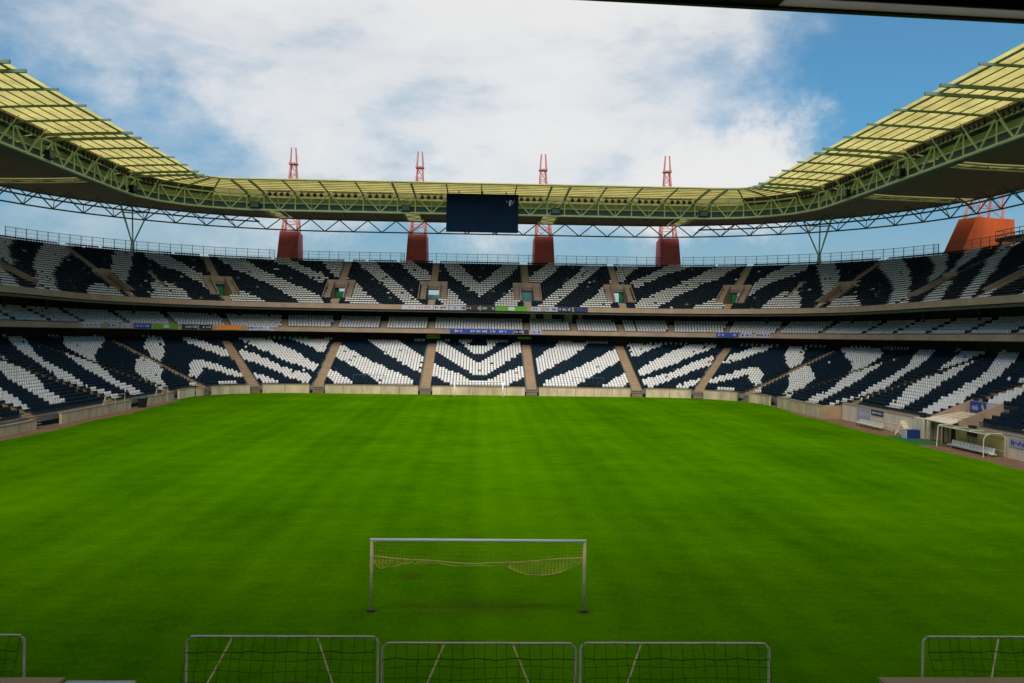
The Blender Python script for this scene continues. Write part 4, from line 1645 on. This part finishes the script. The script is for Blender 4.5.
m = MB(); m.box((43.72, YB - 2.4, .95), (.1, .6, 1.8)); m.build("door_leaf", M['stair'], t)

t = thing("banner", "blue banner with pale and yellow marks on the end wall of the tunnel", "banner", (47.3, 52.5, 3.2), "banners near the players' tunnel")
m = MB(); m.box((47.27, 52.85, 3.35), (.05, 2.6, 1.0)); m.build("sheet", M['b_blue'], t)
m = MB()
for i in range(7):
    m.box((47.23, 53.8 - i * .17, 3.2 + .05 * (i % 2)), (.02, .11, .3 + .12 * (i % 3)))
m.build("lettering", M['b_lilac'], t)
m = MB(); m.hexa([Vector((47.23 + e, 52.2 + a, 3.25 + b)) for e in (0, .02) for a, b in ((0, .1), (-.35, -.3), (-.5, -.1), (-.15, .5))]); m.build("emblem", M['b_yellow'], t)
t = thing("banner", "plain white board right of the blue banner in the tunnel", "banner", (47.3, 50.6, 3.2), "banners near the players' tunnel")
m = MB(); m.box((47.27, 50.5, 3.4), (.05, 1.6, .85)); m.build("sheet", M['b_white'], t)

# team shelter
SX0, SX1, SY0, SY1 = 41.5, 43.3, 41.7, 49.3
t = thing("team_shelter", "curved clear team shelter over a row of white seats beside the tunnel", "shelter", ((SX0 + SX1) / 2, 45.5, 0))
def hoop(y):
    pts = [(SX1, y, 0.02), (SX1, y, 1.55)]
    for i in range(9):
        a = math.pi / 2 * i / 8
        pts.append((SX1 - .55 + .55 * math.cos(a), y, 1.50 + .5 * math.sin(a)))
    pts += [(SX0 + .35, y, 1.98), (SX0 + .12, y, 1.9)]
    return [Vector(p) for p in pts]
for y in (SY0, SY0 + 2.53, SY0 + 5.06, SY1):
    m = MB(); m.path(hoop(y), .032, 7); m.build("hoop", M['galv'], t)
m = MB()                                            # big front arch at the near end and the rails
m.path([Vector((SX0 + .12, SY0 + i, 1.9)) for i in (0, SY1 - SY0)], .04)
m.path([Vector((SX0 + .5 - .5 * math.sin(a) , SY0 + .02, 1.4 + .5 * math.cos(a))) for a in [math.pi / 2 * i / 6 for i in range(7)]] + [Vector((SX0, SY0 + .02, .02))], .04)
m.path([Vector((SX0 + .12, SY1 - .02, 1.9)), Vector((SX0, SY1 - .02, .02))], .05)
m.path([Vector((SX1, SY0, .5)), Vector((SX1, SY1, .5))], .03)
m.build("rail", M['galv'], t)
m = MB()
h0, h1 = hoop(SY0 + .05), hoop(SY1 - .05)
for a, b, c_, d_ in zip(h0, h0[1:], h1[1:], h1):
    m.add([a, b, c_, d_], [(0, 1, 2, 3)])
m.build("clear_panel", M['perspex'], t)
m = MB(); m.box((SX1 - .75, 45.5, .22), (.5, 7.0, .08)); m.box((SX1 - .75, 42.5, .1), (.4, .1, .2)); m.box((SX1 - .75, 48.5, .1), (.4, .1, .2))
m.build("bench_beam", M['galv'], t)
for i in range(13):
    y = SY0 + .65 + i * .52
    o = bpy.data.objects.new("seat", me_w)
    C.objects.link(o)
    o.parent = t
    o.matrix_basis = Matrix.Translation(-Vector(t.location)) @ Matrix(((0, 1, 0, SX1 - .85), (-1, 0, 0, y), (0, 0, 1, -.10), (0, 0, 0, 1)))

t = thing("equipment_box", "dark blue padded box standing on green matting before the tunnel", "box", (42.4, 55.9, 0))
m = MB(); m.box((42.4, 55.9, .42), (1.35, .9, .80)); m.build("body", M['boxblue'], t)
for x in (41.68, 43.12):
    m = MB()
    m.box((x, 55.9, .40), (.09, .92, .78))
    m.build("end_panel", M['b_white'], t)
m = MB(); m.add([(40.0, 50.2, .009), (42.9, 50.2, .009), (42.9, 57.6, .009), (40.6, 57.6, .009)], [(0, 1, 2, 3)])
tag(m.build("turf_mat", mat("artificial_turf", (0.01, 0.13, 0.02), .9)), "bright green artificial turf mat in front of the players' tunnel", "mat")
t = thing("electric_cabinet", "white upright cabinet behind the blue box, left of the tunnel mouth", "cabinet", (43.35, 56.0, 0))
m = MB(); m.box((43.35, 56.0, 1.0), (.5, 1.7, 1.95)); m.build("body", M['whitewall'], t)
m = MB(); m.box((43.08, 56.0, 1.0), (.03, .03, 1.8)); m.build("door_gap", M['concrete'], t)
t = thing("loudspeaker", "small dark loudspeaker on the wall top left of the tunnel", "loudspeaker", (43.9, 56.6, 1.95))
m = MB(); m.box((43.9, 56.6, 2.2), (.45, .5, .5)); m.build("cabinet", M['black'], t)
m = MB(); m.tube((43.9, 56.6, 1.9), (43.9, 56.6, 2.0), .05); m.build("stand", M['black'], t)
t = thing("loudspeaker", "dark box at the near corner of the tunnel canopy, above the team shelter", "loudspeaker", (43.6, 47.0, 2.0))
m = MB(); m.box((43.4, 46.5, 1.55), (.6, 1.3, .6)); m.box((43.4, 46.8, 2.0), (.4, .7, .3)); m.build("cabinet", M['black'], t)
m = MB(); m.box((43.75, 46.5, 1.5), (.12, .5, .3)); m.build("bracket", M['galv'], t)

# benches and rails left of the tunnel
t = thing("substitutes_bench", "low grey bench with metal seats along the right wall, left of the arched rail", "bench", (42.2, 65.5, 0))
m = MB(); m.box((42.3, 65.3, .36), (.42, 6.0, .06)); m.build("seat", M['galv'], t)
m = MB()
for i in range(12):
    m.box((42.55, 62.55 + i * .5, .60), (.05, .42, .34))
m.build("backrest", M['galv'], t)
m = MB()
for i in range(5):
    for x in (42.15, 42.5):
        m.box((x, 62.5 + i * 1.4, .17), (.05, .05, .34))
m.build("leg", M['black'], t)
t = thing("guard_rail", "cream arched guard rail with two bars left of the blue box", "railing", (42.7, 61.5, 0))
m = MB()
for z in (.95, .5):
    m.path([Vector((42.9, 65.6, z)), Vector((42.9, 59.2, z)), Vector((42.5, 58.7, z * .9)), Vector((42.0, 58.6, 0.02))], .045)
for y in (65.6, 63.4, 61.2, 59.2):
    m.tube((42.9, y, 0), (42.9, y, .95), .04)
m.build("rail", M['cream'], t)
t = thing("stair_ramp", "pale concrete steps against the right wall behind the arched rail", "stairs", (43.2, 59.4, 0))
m = MB()
for i in range(5):
    m.box((43.35, 58.4 + i * .35, .12 + i * .14), (.6, .36, .24 + i * .28))
m.build("step", M['whitewall'], t)

def wall_sign(y, w, z, h, m_, label, mk):
    t = thing("wall_sign", label, "sign", (43.5, y, z), "signs on the right pitch wall")
    b = MB(); b.box((43.54, y, z), (.04, w, h)); b.build("sheet", M[m_], t)
    b = MB()
    rr = random.Random(int(y))
    x = -w * .4
    while x < w * .4:
        b.box((43.51, y + x, z + rr.uniform(-.08, .08) * h), (.02, .16, h * rr.uniform(.2, .5)))
        x += rr.choice((.24, .34))
    b.build("lettering", M[mk], t)
wall_sign(69.6, 3.4, 1.15, 1.25, 'b_lilac', "tall pale lilac sign on the right pitch wall", 'b_white')
wall_sign(66.1, 3.0, 1.55, .55, 'b_navy', "narrow dark sign with white lettering on the right pitch wall", 'b_white')
wall_sign(40.2, 2.6, 1.35, .75, 'b_lilac', "pale sign with blue lettering at the right edge of the view", 'b_blue')

# left side: bins and the white rail frame
for x, y, lab in ((-41.0, 80.6, "black wheeled bin in the gap of the left wall, nearer the pitch wall end"), (-41.5, 82.3, "taller black bin in the gap of the left wall")):
    t = thing("wheeled_bin", lab, "bin", (x, y, 0), "black bins in the gap of the left wall")
    m = MB(); m.hexa([(x - .3, y - .3, .05), (x + .3, y - .3, .05), (x + .3, y + .3, .05), (x - .3, y + .3, .05),
                      (x - .42, y - .42, 1.15), (x + .42, y - .42, 1.15), (x + .42, y + .42, 1.15), (x - .42, y + .42, 1.15)])
    m.build("body", M['black'], t)
    m = MB(); m.box((x, y, 1.2), (.92, .92, .08)); m.build("lid", M['rail'], t)
    m = MB()
    for s in (-.3, .3):
        m.tube((x - .38, y + s - .04, .12), (x - .38, y + s + .04, .12), .12, 10)
    m.build("wheel", M['black'], t)
for ya, yb, lab in ((70.5, 76.0, "white tubular rail frame standing behind the left wall, near the bins"),
                    (86.5, 90.5, "white tubular rail frame behind the left wall, towards the corner")):
    t = thing("guard_rail", lab, "railing", (-41.3, (ya + yb) / 2, 1.0), "white rail frames behind the left wall")
    m = MB()
    m.path([Vector((-41.35, ya - .7, 1.0)), Vector((-41.35, ya, 2.0)), Vector((-41.35, yb, 2.0)), Vector((-41.35, yb, 0.02))], .03)
    m.build("rail", M['galv'], t)
    m = MB()
    m.tube((-41.35, ya, 1.0), (-41.35, ya, 2.0), .03); m.tube((-41.35, (ya + yb) / 2, 1.0), (-41.35, (ya + yb) / 2, 2.0), .03)
    m.build("post", M['galv'], t)
for x0, x1, lab in ((9.8, 24.0, "thin grey rail standing in the first rows right of the far goal"), (-24.0, -9.8, "thin grey rail standing in the first rows left of the far goal")):
    xa = (x1 - 9.0) if x0 > 0 else x0 + 4.0
    t = thing("guard_rail", lab, "railing", (xa, YF + 2.2, 1.7), "thin rails in the first rows of the far end")
    m = MB(); m.path([(xa, YF + 2.3, 2.85), (xa + 5, YF + 2.3, 2.85)], .03)
    m.build("rail", M['rail'], t)
    m = MB()
    for i in range(4):
        m.tube((xa + i * 5 / 3, YF + 2.3, 1.6), (xa + i * 5 / 3, YF + 2.3, 2.85), .02)
    m.build("post", M['rail'], t)

# ------------------------------------------------------------------ the stand the photograph is taken from
t = thing("near_stand", "stand under the camera, seen as a dark ceiling edge above and a low wall below", "grandstand", (0, -25, 0))
m = MB()                                            # rows going down to the pitch
for k in range(27):
    y1 = -11.2 - .78 * k
    m.box((0, y1 - .39, (.9 + .27 * k) / 2 - .05), (86, .776, .9 + .27 * k))
m.build("terrace", M['concrete'], t)
A_, B_ = Vector((-46, -22.75, 0)), Vector((46, -16.72, 0))
dirv = (B_ - A_).normalized()
nrm = Vector((-dirv.y, dirv.x, 0))                    # towards the pitch
def slab(s0, s1, n0, n1, z0, z1, name, mm):
    """box along the front line of the upper floor: distance along it, distance towards the pitch"""
    mid = Vector((1.52, -20.08 + .30, 0)) * 0 + Vector((1.52, -20.0, 0))
    b = MB()
    c = [mid + dirv * s + nrm * n for s, n in ((s0, n0), (s1, n0), (s1, n1), (s0, n1))]
    b.hexa([Vector((q.x, q.y, z0)) for q in c] + [Vector((q.x, q.y, z1)) for q in c])
    return b.build(name, mm, t)
slab(-45, 45, -9, -.46, 13.60, 13.9, "soffit", M['black'])
slab(-45, 45, -.458, -.42, 13.50, 15.2, "fascia", M['black'])
slab(-45, 1.95, -.418, -.085, 13.53, 13.58, "edge_panel", M['black'])
slab(1.952, 30, -.418, -.085, 13.53, 13.545, "translucent_edge_strip", M['b_strip'])
slab(-45, 45, -.084, 0, 13.50, 13.62, "edge_beam", M['black'])
m = MB()
for k in range(22):
    m.box((0, -23.6 - .78 * k, 14.2 + .4 * k), (84, .776, .42))
m.build("upper_terrace", M['concrete'], t)
m = MB(); m.box((0, -33.5, 6.5), (86, .3, 14)); m.build("back_wall", M['w_olive'], t)
for x0, x1, h, mm, lab in ((-24, -9.15, 1.70, 'stair', "brownish near wall top at the bottom left edge"), (-9.1, -7.6, 1.63, 'b_white', "white painted piece of the near wall at the bottom left"),
                           (-7.5, 9.0, 1.35, 'wall', "lower middle length of the near wall below the training goals"), (9.15, 24, 1.72, 'stair', "brownish near wall top at the bottom right edge")):
    q = thing("perimeter_wall", lab, "wall", ((x0 + x1) / 2, -10.7, 0), "concrete pitch side walls")
    m = MB(); m.box(((x0 + x1) / 2, -10.75, h / 2), (x1 - x0, .22, h)); m.build("panel", M['wall'], q)
    m = MB(); m.box(((x0 + x1) / 2, -10.72, h + .03), (x1 - x0, .34, .055)); m.build("coping", M[mm], q)

bpy.context.view_layer.update()
